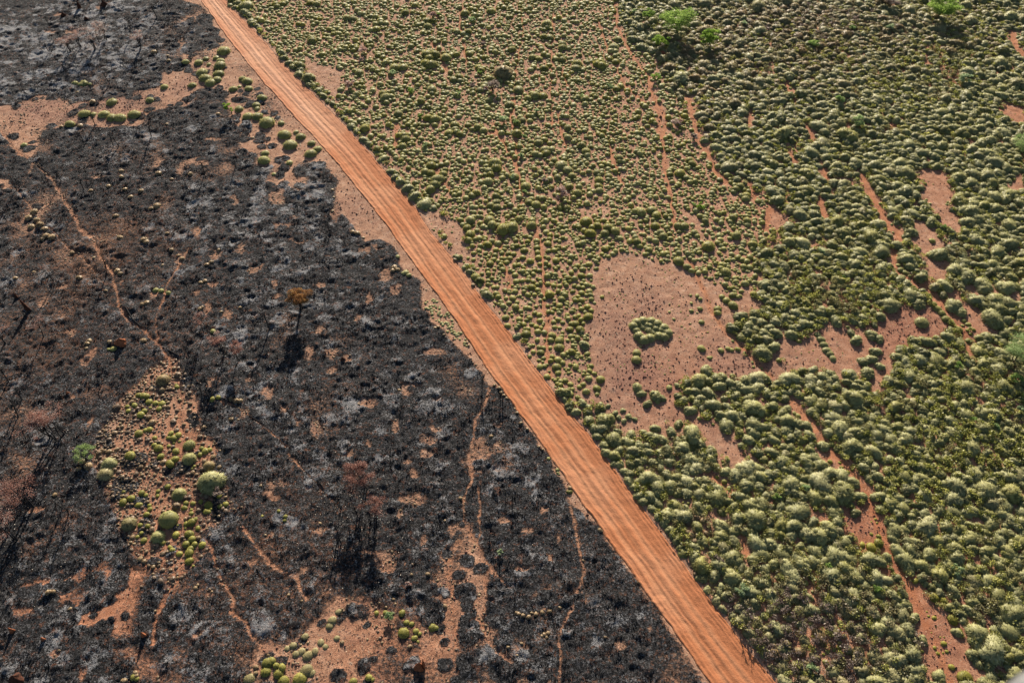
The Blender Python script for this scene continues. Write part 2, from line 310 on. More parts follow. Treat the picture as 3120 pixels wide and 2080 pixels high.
# extend the road beyond the frame at both ends
def extend(P):
    a = P[0] + (P[0] - P[3]) / np.linalg.norm(P[0] - P[3]) * 60; b = P[-1] + (P[-1] - P[-5]) / np.linalg.norm(P[-1] - P[-5]) * 22
    return np.vstack([a, P, b])
RLw, RRw = extend(rl), extend(rw_)
road_poly = np.vstack([RLw, RRw[::-1]])
sl = (slice(j0 - 8, len(YA)), slice(None))
inr = inpoly(GX, GY, road_poly)
dl = segdist(GX[:, :], GY[:, :], RLw[::3]) if False else None
def rdist(P):
    d = np.full(GX.shape, 50.0); msk = (GX > -80) & (GX < 30) & (GY > -10) & (GY < 215)
    d[msk] = segdist(GX[msk], GY[msk], P); return d
dL, dR = rdist(RLw), rdist(RRw)
dE = np.minimum(dL, dR)
Zg = Zg * np.where(inr, .5, np.clip(.5 + dE / 6, .5, 1))
Zroadbase = Zg.copy()
Zg = np.where(inr, Zg - .25 * sstep(.1, .6, dE), Zg)
Zg += np.where(inr, 0, .10 * np.exp(-((dR - .25) / .22) ** 2) * (.4 + 1.2 * fbm(GX, GY, .5, 91, 2)) + .06 * np.exp(-((dL - .2) / .22) ** 2) * fbm(GX, GY, .5, 92, 2))
far = (np.abs(GX) > 118) | (GY > 172) | (GY < 8)
Zg[far] *= .5
def gz(x, y):
    fx = (np.clip(x, FX0 + 1, FX1 - 1) - FX0) / GS + i0; fy = (np.clip(y, FY0 + 1, FY1 - 1) - FY0) / GS + j0
    ix = np.floor(fx).astype(int); iy = np.floor(fy).astype(int); ax = fx - ix; ay = fy - iy
    return (Zg[iy, ix] * (1 - ax) + Zg[iy, ix + 1] * ax) * (1 - ay) + (Zg[iy + 1, ix] * (1 - ax) + Zg[iy + 1, ix + 1] * ax) * ay
def gs(A, x, y):
    ix = np.clip(((np.asarray(x) - FX0) / GS + i0 + .5).astype(int), 0, len(XA) - 1); iy = np.clip(((np.asarray(y) - FY0) / GS + j0 + .5).astype(int), 0, len(YA) - 1)
    return A[iy, ix]

# ------------------------------------------------------------------ mesh + material helpers
def mesh_from(name, V, F, mats, attrs=None, smooth=False, nrm=None):
    """V (n,3); F (m,3|4) or list of such arrays; attrs {name: array(n)} floats on points"""
    me = bpy.data.meshes.new(name)
    V = np.asarray(V, np.float32)
    Fs = F if isinstance(F, list) else [F]
    Fs = [np.asarray(f, np.int32) for f in Fs if len(f)]
    me.vertices.add(len(V)); me.vertices.foreach_set("co", V.ravel())
    tot = np.concatenate([np.full(len(f), f.shape[1], np.int32) for f in Fs]); idx = np.concatenate([f.ravel() for f in Fs])
    me.loops.add(len(idx)); me.loops.foreach_set("vertex_index", idx)
    st = np.zeros(len(tot), np.int32); st[1:] = np.cumsum(tot)[:-1]
    me.polygons.add(len(tot)); me.polygons.foreach_set("loop_start", st)
    try: me.polygons.foreach_set("loop_total", tot)
    except Exception: pass
    me.polygons.foreach_set("use_smooth", np.full(len(tot), bool(smooth)))
    for k, a in (attrs or {}).items():
        a = np.asarray(a, np.float32)
        if a.ndim == 1:
            at = me.attributes.new(k, 'FLOAT', 'POINT'); at.data.foreach_set("value", a)
        else:
            at = me.attributes.new(k, 'FLOAT_COLOR', 'POINT'); at.data.foreach_set("color", a.ravel())
    for m in (mats if isinstance(mats, (list, tuple)) else [mats]): me.materials.append(m)
    me.update(); me.validate()
    if nrm is not None:
        me.polygons.foreach_set('use_smooth', np.ones(len(tot), bool))
        me.normals_split_custom_set_from_vertices(np.asarray(nrm, np.float32))
    return me
def put(name, me, loc=(0, 0, 0), rz=0.0, sc=(1, 1, 1), parent=None, label=None, cat=None, group=None, kind=None):
    o = bpy.data.objects.new(name, me); C.objects.link(o)
    o.location = loc; o.rotation_euler = (0, 0, rz); o.scale = sc
    if parent is not None: o.parent = parent
    if label: o["label"] = label
    if cat: o["category"] = cat
    if group: o["group"] = group
    if kind: o["kind"] = kind
    return o

class NT:
    def __init__(s, name, rough=.9, spec=.2):
        s.m = bpy.data.materials.new(name); s.m.use_nodes = True; s.t = s.m.node_tree
        s.b = s.t.nodes["Principled BSDF"]; s.b.inputs["Roughness"].default_value = rough
        s.b.inputs["Specular IOR Level"].default_value = spec; s.out = s.t.nodes["Material Output"]
    def n(s, ty, **kw):
        x = s.t.nodes.new(ty)
        for k, v in kw.items(): setattr(x, k, v)
        return x
    def l(s, a, b): s.t.links.new(a, b)
    def pos(s):
        g = s.n("ShaderNodeNewGeometry"); return g.outputs["Position"]
    def noise(s, scale, detail=4, vec=None, rough=.55, dist=0):
        x = s.n("ShaderNodeTexNoise"); x.inputs["Scale"].default_value = scale; x.inputs["Detail"].default_value = detail
        x.inputs["Roughness"].default_value = rough; x.inputs["Distortion"].default_value = dist
        s.l(vec if vec is not None else s.pos(), x.inputs["Vector"]); return x.outputs["Fac"]
    def attr(s, name):
        a = s.n("ShaderNodeAttribute"); a.attribute_name = name; return a
    def math(s, op, a, b=None, c=None, clamp=False):
        x = s.n("ShaderNodeMath", operation=op); x.use_clamp = clamp
        for i, v in enumerate((a, b, c)):
            if v is None: continue
            if isinstance(v, (int, float)): x.inputs[i].default_value = v
            else: s.l(v, x.inputs[i])
        return x.outputs[0]
    def ramp(s, fac, stops, interp='LINEAR'):
        x = s.n("ShaderNodeValToRGB"); r = x.color_ramp; r.interpolation = interp
        while len(r.elements) > 1: r.elements.remove(r.elements[-1])
        r.elements[0].position = stops[0][0]; r.elements[0].color = (*stops[0][1], 1)
        for p, c in stops[1:]:
            e = r.elements.new(p); e.color = (*c, 1)
        s.l(fac, x.inputs[0]); return x.outputs[0]
    def mix(s, f, a, b, blend='MIX'):
        x = s.n("ShaderNodeMix", data_type='RGBA', blend_type=blend)
        for sock, v in ((x.inputs[0], f), (x.inputs[6], a), (x.inputs[7], b)):
            if isinstance(v, (int, float)): sock.default_value = v
            elif isinstance(v, tuple): sock.default_value = (*v, 1)
            else: s.l(v, sock)
        return x.outputs[2]
    def smooth(s, v, a, b):
        x = s.n("ShaderNodeMapRange", interpolation_type='SMOOTHSTEP'); s.l(v, x.inputs[0]) if not isinstance(v, (int, float)) else None
        x.inputs[1].default_value = a; x.inputs[2].default_value = b; return x.outputs[0]
    def bump(s, h, strength=.6, dist=.1):
        x = s.n("ShaderNodeBump"); x.inputs["Strength"].default_value = strength; x.inputs["Distance"].default_value = dist
        s.l(h, x.inputs["Height"]); s.l(x.outputs[0], s.b.inputs["Normal"])
    def col(s, c): s.l(c, s.b.inputs["Base Color"]) if not isinstance(c, tuple) else setattr(s.b.inputs["Base Color"], "default_value", (*c, 1))

# ground material ---------------------------------------------------
g = NT("ground_soil_and_ash", .95, .12)
A = g.attr("mask"); sep = g.n("ShaderNodeSeparateColor"); g.l(A.outputs["Color"], sep.inputs[0])
soil_a, pale_a, grav_a = sep.outputs[0], sep.outputs[1], sep.outputs[2]; track_a = A.outputs["Alpha"]
brown_a = g.attr("brown").outputs["Fac"]
nf = g.noise(3.2, 6, rough=.65); nm = g.noise(.9, 5, rough=.6); nff = g.noise(14, 4, rough=.6)
edge = g.math('ADD', soil_a, g.math('MULTIPLY', g.math('SUBTRACT', nf, .5), .95))
edge = g.math('ADD', edge, g.math('MULTIPLY', g.math('SUBTRACT', nff, .5), .45))
sm = g.smooth(edge, .41, .72)
# sand
sand = g.ramp(nm, [(.3, (.32, .17, .105)), (.5, (.44, .25, .16)), (.7, (.54, .35, .245))])
sand = g.mix(g.math('MULTIPLY', g.smooth(g.math('ADD', nff, g.math('MULTIPLY', nf, .4)), .66, .86), .75), sand, (.20, .085, .05))
gravc = g.ramp(nff, [(.38, (.10, .05, .042)), (.5, (.24, .12, .092)), (.66, (.38, .22, .17))])
sand = g.mix(g.math('MULTIPLY', grav_a, .75), sand, gravc)
spx = g.ramp(g.noise(2.2, 5), [(.3, (.38, .145, .065)), (.7, (.46, .21, .11))])
sand = g.mix(g.math('MULTIPLY', track_a, .85), sand, spx)
# red depth: the right and lower parts of the place have redder soil
red_a = g.attr("red").outputs["Fac"]
sand = g.mix(g.math('MULTIPLY', red_a, .75), sand, g.ramp(nm, [(.3, (.28, .085, .036)), (.7, (.45, .165, .075))]))
vor = g.n("ShaderNodeTexVoronoi"); vor.inputs["Scale"].default_value = 2.3; g.l(g.pos(), vor.inputs["Vector"])
peb = g.math('LESS_THAN', vor.outputs["Distance"], g.math('MULTIPLY', g.smooth(nm, .30, .62), .27))
sand = g.mix(g.math('MULTIPLY', peb, .75), sand, (.085, .045, .04))
litn = g.noise(1.9, 6, rough=.75)
sand = g.mix(g.math('MULTIPLY', g.smooth(litn, .58, .66), g.math('SUBTRACT', .6, track_a)), sand, (.40, .33, .25))
gn = g.noise(11, 3, rough=.7)
sand = g.mix(g.math('MULTIPLY', g.smooth(gn, .50, .66), .55), sand, (.17, .085, .06))
sand = g.mix(g.math('MULTIPLY', g.smooth(gn, .46, .32), .45), sand, (.62, .42, .30))
dk = g.noise(.55, 6, rough=.7)
sand = g.mix(g.math('MULTIPLY', g.smooth(dk, .50, .70), .45), sand, (.20, .10, .075))
# ash
na = g.noise(5.5, 7, rough=.7, dist=.6); nb = g.noise(1.7, 5, rough=.65, dist=.4)
ash = g.ramp(na, [(.38, (.008, .0078, .008)), (.51, (.026, .0255, .027)), (.64, (.13, .131, .138))])
pm = g.math('MULTIPLY', g.smooth(g.math('ADD', pale_a, g.math('MULTIPLY', g.math('SUBTRACT', na, .5), 1.9)), .26, .62), 1.0)
pale = g.ramp(nff, [(.35, (.09, .09, .094)), (.62, (.36, .36, .372))])
ash = g.mix(pm, ash, pale)
brc = g.ramp(nf, [(.35, (.035, .022, .016)), (.6, (.13, .068, .042)), (.75, (.24, .13, .08))])
bm = g.smooth(g.math('ADD', brown_a, g.math('MULTIPLY', g.math('SUBTRACT', nf, .5), 1.8)), .2, .7)
ash = g.mix(g.math('MULTIPLY', bm, .7), ash, brc)
thin = g.smooth(g.math('ADD', nb, g.math('MULTIPLY', brown_a, .1)), .54, .67)
ash = g.mix(g.math('MULTIPLY', g.math('MULTIPLY', thin, g.smooth(nff, .42, .58)), .75), ash, (.24, .10, .055))
colr = g.mix(sm, ash, sand)
g.col(colr)
hb = g.math('ADD', g.math('MULTIPLY', na, g.math('SUBTRACT', 1.15, sm)), g.math('MULTIPLY', nff, .35))
g.bump(hb, 1.0, .3)
Mground = g.m

red = np.zeros(GX.shape)
for (x, y, w_, v) in [(2800,1000,900,.55),(2700,1700,900,.9),(2900,300,1200,.8),(300,1800,900,.8),(550,1400,400,.7),(2100,1200,400,.35),(1200,1950,500,.55),(1800,350,500,.2),(2500,600,700,.6),(450,1050,400,.5)]:
    cx, cy, t = ground(x, y); s = w_ / 2 * t / FPX
    red = np.maximum(red, v * np.exp(-(((GX - cx) / s) ** 2 + ((GY - cy) / (s)) ** 2)))
red = np.clip(red, 0, 1)
ny, nx = GX.shape
idx = np.arange(nx * ny).reshape(ny, nx)
F = np.stack([idx[:-1, :-1], idx[:-1, 1:], idx[1:, 1:], idx[1:, :-1]], -1).reshape(-1, 4)
mask = np.stack([np.clip(soil * .5 + .5, 0, 1), np.clip(ashp, 0, 1), grav, np.clip(track, 0, 1)], -1).reshape(-1, 4)
gm = mesh_from("ground", np.stack([GX, GY, Zg], -1).reshape(-1, 3), F, Mground, {"mask": mask, "brown": brown.ravel(), "red": red.ravel()}, smooth=True)
put("ground", gm, kind="structure")
del F, idx

# ------------------------------------------------------------------ road
r = NT("graded_dirt_road", .92, .15)
uv = r.attr("uv"); ux = r.n("ShaderNodeSeparateColor"); r.l(uv.outputs["Color"], ux.inputs[0])
u, v = ux.outputs[0], ux.outputs[1]        # across in metres/10, along in metres/250
def cvec(su, sv):
    c = r.n("ShaderNodeCombineXYZ"); r.l(r.math('MULTIPLY', u, su), c.inputs[0]); r.l(r.math('MULTIPLY', v, sv), c.inputs[1]); return c.outputs[0]
st1 = r.noise(1.0, 6, cvec(26, 11), .68, .15); st2 = r.noise(1.0, 6, cvec(120, 40), .72, .3); st3 = r.noise(1.0, 4, cvec(12, 12), .6)
nn = r.noise(7, 6, rough=.75); lump = r.noise(2.5, 5, rough=.6)
base = r.ramp(st1, [(.32, (.31, .105, .042)), (.5, (.40, .155, .07)), (.68, (.50, .235, .125))])
base = r.mix(r.smooth(st2, .52, .64), base, (.27, .09, .04))
base = r.mix(r.math('MULTIPLY', r.smooth(st3, .5, .68), .4), base, (.66, .42, .28))
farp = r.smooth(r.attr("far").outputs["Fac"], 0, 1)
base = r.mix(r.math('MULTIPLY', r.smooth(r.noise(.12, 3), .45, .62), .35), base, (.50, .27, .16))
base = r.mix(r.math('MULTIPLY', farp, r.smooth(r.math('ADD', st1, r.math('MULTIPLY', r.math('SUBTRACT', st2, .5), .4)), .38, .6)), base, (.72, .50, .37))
base = r.mix(r.math('MULTIPLY', r.smooth(nn, .5, .68), .4), base, (.25, .09, .045))
base = r.mix(r.math('MULTIPLY', ux.outputs[2], .8), base, (.21, .075, .035))
wt = r.attr('wheel').outputs['Fac']
base = r.mix(r.math('MULTIPLY', wt, .5), base, (.50, .245, .13))
r.col(base)
wv = r.n("ShaderNodeTexWave", wave_type='BANDS', bands_direction='Y'); wv.inputs["Scale"].default_value = 1.0; wv.inputs["Distortion"].default_value = 3.0; wv.inputs["Detail"].default_value = 3
r.l(cvec(14, 150), wv.inputs["Vector"])
hh = r.math('ADD', r.math('MULTIPLY', st2, .8), r.math('ADD', r.math('MULTIPLY', nn, .6), 0.0))
r.bump(hh, .75, .12)
Mroad = r.m
def resample(P, n):
    L = np.r_[0, np.cumsum(np.hypot(*np.diff(P, axis=0).T))]; s = np.linspace(0, L[-1], n)
    return np.stack([np.interp(s, L, P[:, k]) for k in (0, 1)], 1), L[-1]
NA_, NB_ = 1500, 56
# pair the edges by forward distance so rows stay square across
ys = np.linspace(RLw[0, 1], RLw[-1, 1], NA_)
def xat(P, y): o = np.argsort(P[:, 1]); return np.interp(y, P[o, 1], P[o, 0])
def sm1(a, k=25):
    kk = np.ones(k) / k; return np.convolve(np.pad(a, k // 2, mode='edge'), kk, 'valid')
lx = sm1(xat(RLw, ys)); rx_ = sm1(xat(RRw, ys))
tt = np.linspace(-.02, 1.02, NB_)
jit = (fbm(ys, ys * 0, 1.3, 77, 3) - .5) * .35; jit2 = (fbm(ys, ys * 0 + 5, 1.3, 78, 3) - .5) * .35
RX = (lx + jit)[:, None] * (1 - tt) + (rx_ + jit2)[:, None] * tt
RY = np.repeat(ys[:, None], NB_, 1)
acr = (tt[None] * (rx_ - lx)[:, None]) * .62     # metres square across
alo = np.repeat(np.linspace(0, 230, NA_)[:, None], NB_, 1)
xc = (lx + rx_) / 2; th_ = np.gradient(xc, ys); th_ = sm1(th_, 61); cs_ = 1 / np.sqrt(1 + th_ ** 2); sn_ = th_ * cs_
L_ = np.r_[0, np.cumsum(np.hypot(np.diff(xc), np.diff(ys)))]; wd_ = (rx_ - lx)
acr = (RX - xc[:, None]) * cs_[:, None] + 5; alo = L_[:, None] + (RX - xc[:, None]) * sn_[:, None] + 20
tb = tt[None] + 0 * RX
rut = 0
for c_, d_, w_ in [(.24, .05, .05), (.36, .03, .03), (.58, .045, .045), (.70, .03, .03), (.12, -.05, .03), (.47, -.035, .05), (.86, -.03, .04)]:
    wob = (fbm(alo, alo * 0 + c_ * 50, 14, 5, 3) - .5) * .16
    rut = rut - d_ * 1.2 * (.65 + .7 * fbm(alo, alo * 0 + c_ * 90, 9, 6, 2)) * np.exp(-((tb - c_ - wob) / w_) ** 2)
streak = (fbm(acr * 9, alo * .30, 1.0, 66, 4, .6) - .5) * .05
ZR = 0.02 + rut * .9 + streak + (fbm(acr, alo * .8, .3, 8, 3) - .5) * .03 + .10 * np.exp(-((tb - .985) / .018) ** 2) * (fbm(RX, RY, .4, 14, 2)) * 1.6 + .07 * np.exp(-((tb - .03) / .02) ** 2) * fbm(RX, RY, .4, 15, 2) * 1.6
ZR += gs(Zroadbase, RX, RY)
edgefall = np.minimum(tb + .02, 1.02 - tb)
ZR -= .12 * (1 - sstep(0, .02, edgefall))
LN = 0
for c_, w_, a_ in [(.025, .025, .9), (.075, .02, .5), (.925, .028, 1.), (.85, .012, .45), (.30, .02, .35), (.62, .02, .35)]:
    wob = (fbm(alo, alo * 0 + c_ * 50, 14, 5, 3) - .5) * (.05 if c_ < .1 or c_ > .8 else .14)
    LN = LN + a_ * np.exp(-((tb - c_ - wob) / w_) ** 2) * (.35 + 1.1 * fbm(RX, RY, .8, 29, 3))
ZR += LN * .06
idx = np.arange(NA_ * NB_).reshape(NA_, NB_)
F = np.stack([idx[:-1, :-1], idx[:-1, 1:], idx[1:, 1:], idx[1:, :-1]], -1).reshape(-1, 4)
wbl = (fbm(alo, alo * 0 + 31, 18, 5, 3) - .5) * .12
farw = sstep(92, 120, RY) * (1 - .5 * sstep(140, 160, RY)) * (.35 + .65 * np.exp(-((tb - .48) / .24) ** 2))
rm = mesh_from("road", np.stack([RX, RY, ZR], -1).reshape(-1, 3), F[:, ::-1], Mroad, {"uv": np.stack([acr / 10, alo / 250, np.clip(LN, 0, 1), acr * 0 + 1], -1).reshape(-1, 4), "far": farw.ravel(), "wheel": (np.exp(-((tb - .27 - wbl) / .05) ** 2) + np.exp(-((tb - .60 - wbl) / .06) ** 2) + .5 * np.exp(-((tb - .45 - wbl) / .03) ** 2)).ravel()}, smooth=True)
put("road", rm, kind="structure")

# ------------------------------------------------------------------ plant materials
def plant_mat(name, ramps, trans=.35, rough=.7, spec=.25):
    """ramps: list of 1..3 colour ramps, chosen along 'hue'; position in the ramp is the blade's own 'tint'"""
    p = NT(name, rough, spec)
    t_ = p.attr("tint").outputs["Fac"]; oi = p.n("ShaderNodeObjectInfo")
    t_ = p.math('ADD', t_, p.math('MULTIPLY', p.math('SUBTRACT', oi.outputs["Random"], .5), .22), clamp=True)
    cs = [p.ramp(t_, rp) for rp in ramps]
    c_ = cs[0]
    if len(cs) > 1:
        sc_ = p.n("ShaderNodeSeparateColor"); p.l(oi.outputs["Color"], sc_.inputs[0])
        h_ = p.math('ADD', p.attr("hue").outputs["Fac"], p.math('SUBTRACT', sc_.outputs[0], .5))
        for i in range(1, len(cs)):
            f = p.math('SUBTRACT', p.math('MULTIPLY', h_, float(len(cs) - 1)), float(i - 1), clamp=True)
            c_ = p.mix(f, c_, cs[i])
    p.col(c_)
    tr = p.n("ShaderNodeBsdfTranslucent"); p.l(c_, tr.inputs[0])
    mx = p.n("ShaderNodeMixShader"); mx.inputs[0].default_value = trans
    p.l(p.b.outputs[0], mx.inputs[1]); p.l(tr.outputs[0], mx.inputs[2]); p.l(mx.outputs[0], p.out.inputs[0])
    return p.m
G_FRESH = [(0, (.085, .078, .014)), (.35, (.24, .22, .028)), (.65, (.40, .36, .04)), (1, (.56, .50, .085))]
G_GREY = [(0, (.15, .15, .07)), (.35, (.35, .345, .16)), (.62, (.50, .49, .25)), (1, (.72, .69, .45))]
G_BROWN = [(0, (.11, .08, .04)), (.35, (.28, .20, .09)), (.65, (.41, .29, .14)), (1, (.56, .43, .27))]
Mspin = plant_mat("spinifex_blades", [G_FRESH, G_GREY, G_BROWN], .42, .55, .3)
Mstraw = plant_mat("dry_straw_blades", [[(0, (.16, .105, .055)), (.5, (.40, .28, .15)), (1, (.70, .57, .35))], [(0, (.10, .065, .045)), (.5, (.26, .18, .12)), (1, (.46, .36, .26))]], .4, .5, .5)
Mheath = plant_mat("heath_leaves", [[(0, (.05, .055, .02)), (.4, (.15, .165, .045)), (.7, (.34, .34, .075)), (1, (.56, .53, .17))], [(0, (.05, .035, .03)), (.5, (.18, .13, .11)), (1, (.38, .31, .26))]], .4, .5, .5)
Mleafg = plant_mat("bright_green_leaves", [[(0, (.07, .12, .02)), (.5, (.20, .33, .045)), (1, (.36, .48, .10))], [(0, (.13, .18, .09)), (.5, (.30, .38, .20)), (1, (.52, .60, .38))]], .45)
Mleafo = plant_mat("scorched_orange_leaves", [[(0, (.09, .04, .02)), (.5, (.30, .145, .055)), (.85, (.44, .27, .10)), (1, (.36, .36, .13))]], .4)
Mleafr = plant_mat("scorched_red_leaves", [[(0, (.10, .05, .04)), (.5, (.33, .16, .125)), (.8, (.45, .28, .23)), (1, (.6, .55, .5))]], .4)
Mlitter = plant_mat("fallen_pale_leaves", [[(0, (.12, .09, .07)), (.5, (.45, .38, .30)), (1, (.75, .72, .66))]], .2)
Mdry = plant_mat('dry_litter', [[(0, (.20, .14, .09)), (.5, (.42, .33, .22)), (1, (.62, .54, .40))]], .2)
def solid(name, stops, scale=3.0, rough=.95, spec=.1, bump=.5):
    p = NT(name, rough, spec); n_ = p.noise(scale, 5); p.col(p.ramp(n_, stops)); p.bump(n_, bump, .05); return p.m
Mchar = solid("charred_bark", [(.35, (.008, .008, .009)), (.65, (.035, .033, .034))], 6)
Mbark = solid("dark_bark", [(.35, (.05, .03, .022)), (.65, (.14, .09, .065))], 6)
Mmound = solid("red_termite_earth", [(.3, (.14, .045, .022)), (.7, (.34, .13, .065))], 5, bump=.9)
Mmoundb = solid("blackened_termite_earth", [(.3, (.02, .012, .01)), (.7, (.10, .04, .025))], 5, bump=.9)
Mstone = solid("ironstone", [(.3, (.07, .03, .025)), (.7, (.22, .11, .085))], 4)
Mmetal = solid("grey_aircraft_paint", [(.3, (.12, .125, .13)), (.7, (.16, .165, .17))], 2, .35, .5, .02)

# ------------------------------------------------------------------ plant shapes
def blades(rng, n, a, b, h, ln, wd, droop, stand, lo=.0, base=.9):
    """n blades on a half-ellipsoid a x b x h. returns V (n*3), tint per vertex"""
    ph = rng.uniform(0, 2 * PI, n); z = rng.uniform(lo, 1, n) ** .8; q = np.sqrt(np.clip(1 - z * z, 0, 1))
    d = np.stack([q * np.cos(ph), q * np.sin(ph), z], 1)
    p = d * np.array([a, b, h]) * base
    nrm = d / np.array([a, b, h]); nrm /= np.linalg.norm(nrm, axis=1)[:, None]
    L = ln * rng.uniform(.55, 1.25, n)[:, None]
    out = np.stack([np.cos(ph), np.sin(ph), 0 * ph], 1)
    tip = p + nrm * L * stand + out * L * (1 - stand) * .7 + rng.normal(0, .25, (n, 3)) * L
    tip[:, 2] -= (L[:, 0] * droop) * (1 - z * .6)
    tip[:, 2] = np.maximum(tip[:, 2], .0)
    ax = tip - p; sdv = np.cross(ax, rng.normal(0, 1, (n, 3))); sdv /= np.linalg.norm(sdv, axis=1)[:, None] + 1e-9
    W_ = wd * rng.uniform(.6, 1.3, n)[:, None]
    V = np.stack([p - sdv * W_, p + sdv * W_, tip], 1).reshape(-1, 3)
    own = np.cross(V[1::3] - V[0::3], V[2::3] - V[0::3]); own /= np.linalg.norm(own, axis=1)[:, None] + 1e-9
    fl = (own * nrm).sum(1) < 0; own[fl] *= -1
    F = np.arange(n * 3).reshape(n, 3); F[fl] = F[fl][:, [1, 0, 2]]
    cn = nrm + own * (NMIX * (2.0 if ln > .45 else 1.0)) + rng.normal(0, .18, (n, 3)); cn /= np.linalg.norm(cn, axis=1)[:, None]
    return V, F, np.repeat(cn, 3, 0)
NMIX = .45
def dome(rng, a, b, h, nu, nv, rough):
    th = np.linspace(0, 2 * PI, nu, endpoint=False); V = []
    for j in range(nv):
        f = j / nv * PI / 2
        k = 1 + rng.normal(0, rough, nu)
        V.append(np.stack([a * np.cos(f) * np.cos(th) * k, b * np.cos(f) * np.sin(th) * k, h * np.sin(f) * k - (.12 * h if j == 0 else 0)], 1))
    V.append(np.array([[0, 0, h]])); V = np.concatenate(V)
    F = []
    for j in range(nv - 1):
        for i in range(nu):
            F.append((j * nu + i, j * nu + (i + 1) % nu, (j + 1) * nu + (i + 1) % nu)); F.append((j * nu + i, (j + 1) * nu + (i + 1) % nu, (j + 1) * nu + i))
    for i in range(nu): F.append(((nv - 1) * nu + i, (nv - 1) * nu + (i + 1) % nu, nv * nu))
    N = V / np.array([a, b, h]) ** 2; N[:, 2] += .05; N /= np.linalg.norm(N, axis=1)[:, None]
    return V, np.array(F), N
def tuft(rng, style, nb, lobes=None):
    """unit plant (radius 1) -> V,F,tint. style: cushion, shag, straw, crater"""
    P = {'cushion': (.34, .030, .2, .75, .06, .72), 'shag': (.60, .040, .60, .40, .10, .66), 'straw': (.42, .05, .1, .6, .2, .6), 'crater': (.42, .024, .4, .5, .1, .6)}[style]
    ln, wd, droop, stand, rgh, hh = P
    wd = wd * math.sqrt(900.0 / max(nb, 60)) * (1.0 if nb > 300 else .8)
    Vs, Fs, Ts, Ns = [], [], [], []; off = 0
    lobes = lobes or [(0, 0, 1, 1, hh, 0)]
    for (lx_, ly_, a, b, h, rot) in lobes:
        cr, sr = math.cos(rot), math.sin(rot); Rm = np.array([[cr, sr, 0], [-sr, cr, 0], [0, 0, 1]])
        V, F, N = dome(rng, a * .86, b * .86, h * .86, 12 if nb < 300 else 20, 4 if nb < 300 else 7, rgh)
        V = V @ Rm + np.array([lx_, ly_, 0]); Ns.append(N @ Rm); Vs.append(V); Fs.append(F + off); off += len(V)
        zz = np.clip(V[:, 2] / h, 0, 1); Ts.append(np.full(len(V), .40) + rng.normal(0, .08, len(V)))
        k = max(30, int(nb * a * b if lobes[0][2] != 1 else nb))
        V, F, N = blades(rng, k, a * .86, b * .86, h * .86, ln * (a * b) ** .5 * (.72 if a < 1.15 else .42), wd * (a * b) ** .25, droop, stand)
        V = V @ Rm + np.array([lx_, ly_, 0]); Ns.append(N @ Rm); Vs.append(V); Fs.append(F + off); off += len(V)
        t0 = rng.beta(1.7, 1.9, k)
        if style == 'shag': t0 = np.where(rng.random(k) < .16, rng.uniform(.7, 1.0, k), rng.beta(2.4, 3, k))

        Ts.append(np.stack([t0 - .12, t0 - .12, t0 + .14], 1).ravel())
    return np.concatenate(Vs), np.concatenate(Fs), np.clip(np.concatenate(Ts), 0, 1), np.concatenate(Ns)
def variants(name, style, n, nb, mat, hue, lobef=None):
    out = []
    for k in range(n):
        rng = np.random.default_rng(100 + k * 7 + len(name))
        V, F, t_, N = tuft(rng, style, nb, lobef(rng) if lobef else None)
        out.append(mesh_from(name, V, F, mat, {"tint": t_, "hue": np.full(len(V), hue)}, nrm=N))
    return out
class Mass:
    """many plants in one mesh (only for what is past the 300 individuals)"""
    def __init__(s, name, protos): s.name = name; s.pr = protos; s.V = []; s.F = []; s.t = []; s.h = []; s.n = []; s.off = 0
    def add(s, k, x, y, z, rx, ry, rz_, rot, tint, hue):
        pr = s.pr[k % len(s.pr)]; V, F, t_ = pr[:3]
        c_, n_ = math.cos(rot), math.sin(rot)
        X = V[:, 0] * rx; Y = V[:, 1] * ry
        s.V.append(np.stack([X * c_ - Y * n_ + x, X * n_ + Y * c_ + y, V[:, 2] * rz_ + z], 1).astype(np.float32)); s.F.append(F + s.off); s.off += len(V)
        if len(pr) > 3:
            N = pr[3] / np.array([rx, ry, rz_]); N /= np.linalg.norm(N, axis=1)[:, None]
            s.n.append(np.stack([N[:, 0] * c_ - N[:, 1] * n_, N[:, 0] * n_ + N[:, 1] * c_, N[:, 2]], 1).astype(np.float32))
        s.t.append(np.clip(t_ + tint, 0, 1)); s.h.append(np.full(len(V), hue, np.float32))
    def done(s, mat, **kw):
        if not s.V: return None
        me = mesh_from(s.name, np.concatenate(s.V), np.concatenate(s.F), mat, {"tint": np.concatenate(s.t), "hue": np.concatenate(s.h)}, nrm=np.concatenate(s.n) if s.n else None)
        o = put(s.name, me, **kw); o.color = (.5, .5, .5, 1); return o

# ------------------------------------------------------------------ the surveyed plants
# x, y, width in tile pixels.  kinds: c cushion, g shaggy hummock, s straw tuft
SV = []
def sv(k, kind, vals, hue=None, zone=None):
    a = np.array(vals, float).reshape(-1, 3)
    for x, y, w_ in a: SV.append((x / TS + ORG[k][0], y / TS + ORG[k][1], w_ / TS, kind, hue, zone))
Z1 = 'on the bare strip across the burnt ground, left of the road'
sv(1, 'c', [1525,345,100,1405,400,50,1475,395,50,1505,415,60,1355,425,65,1425,440,38,1267,423,55,1500,450,90,1375,490,90,1400,530,90,1490,500,80,1480,540,70,1435,560,85,1310,580,60,1120,590,60,1655,535,60,1685,550,80,1590,605,62,1633,590,35,1697,602,62,1787,665,70,1748,715,62,1755,740,50,1630,740,70,1690,790,80,1755,790,85,1820,830,120,1918,838,55,1940,915,100,2020,900,45,2050,930,75,1980,985,105,2125,975,60,2165,1015,65,2120,1045,90,1810,1045,60,1800,1090,90,1975,1110,55,1870,1188,38], .28, 'between the burnt ground and the road')
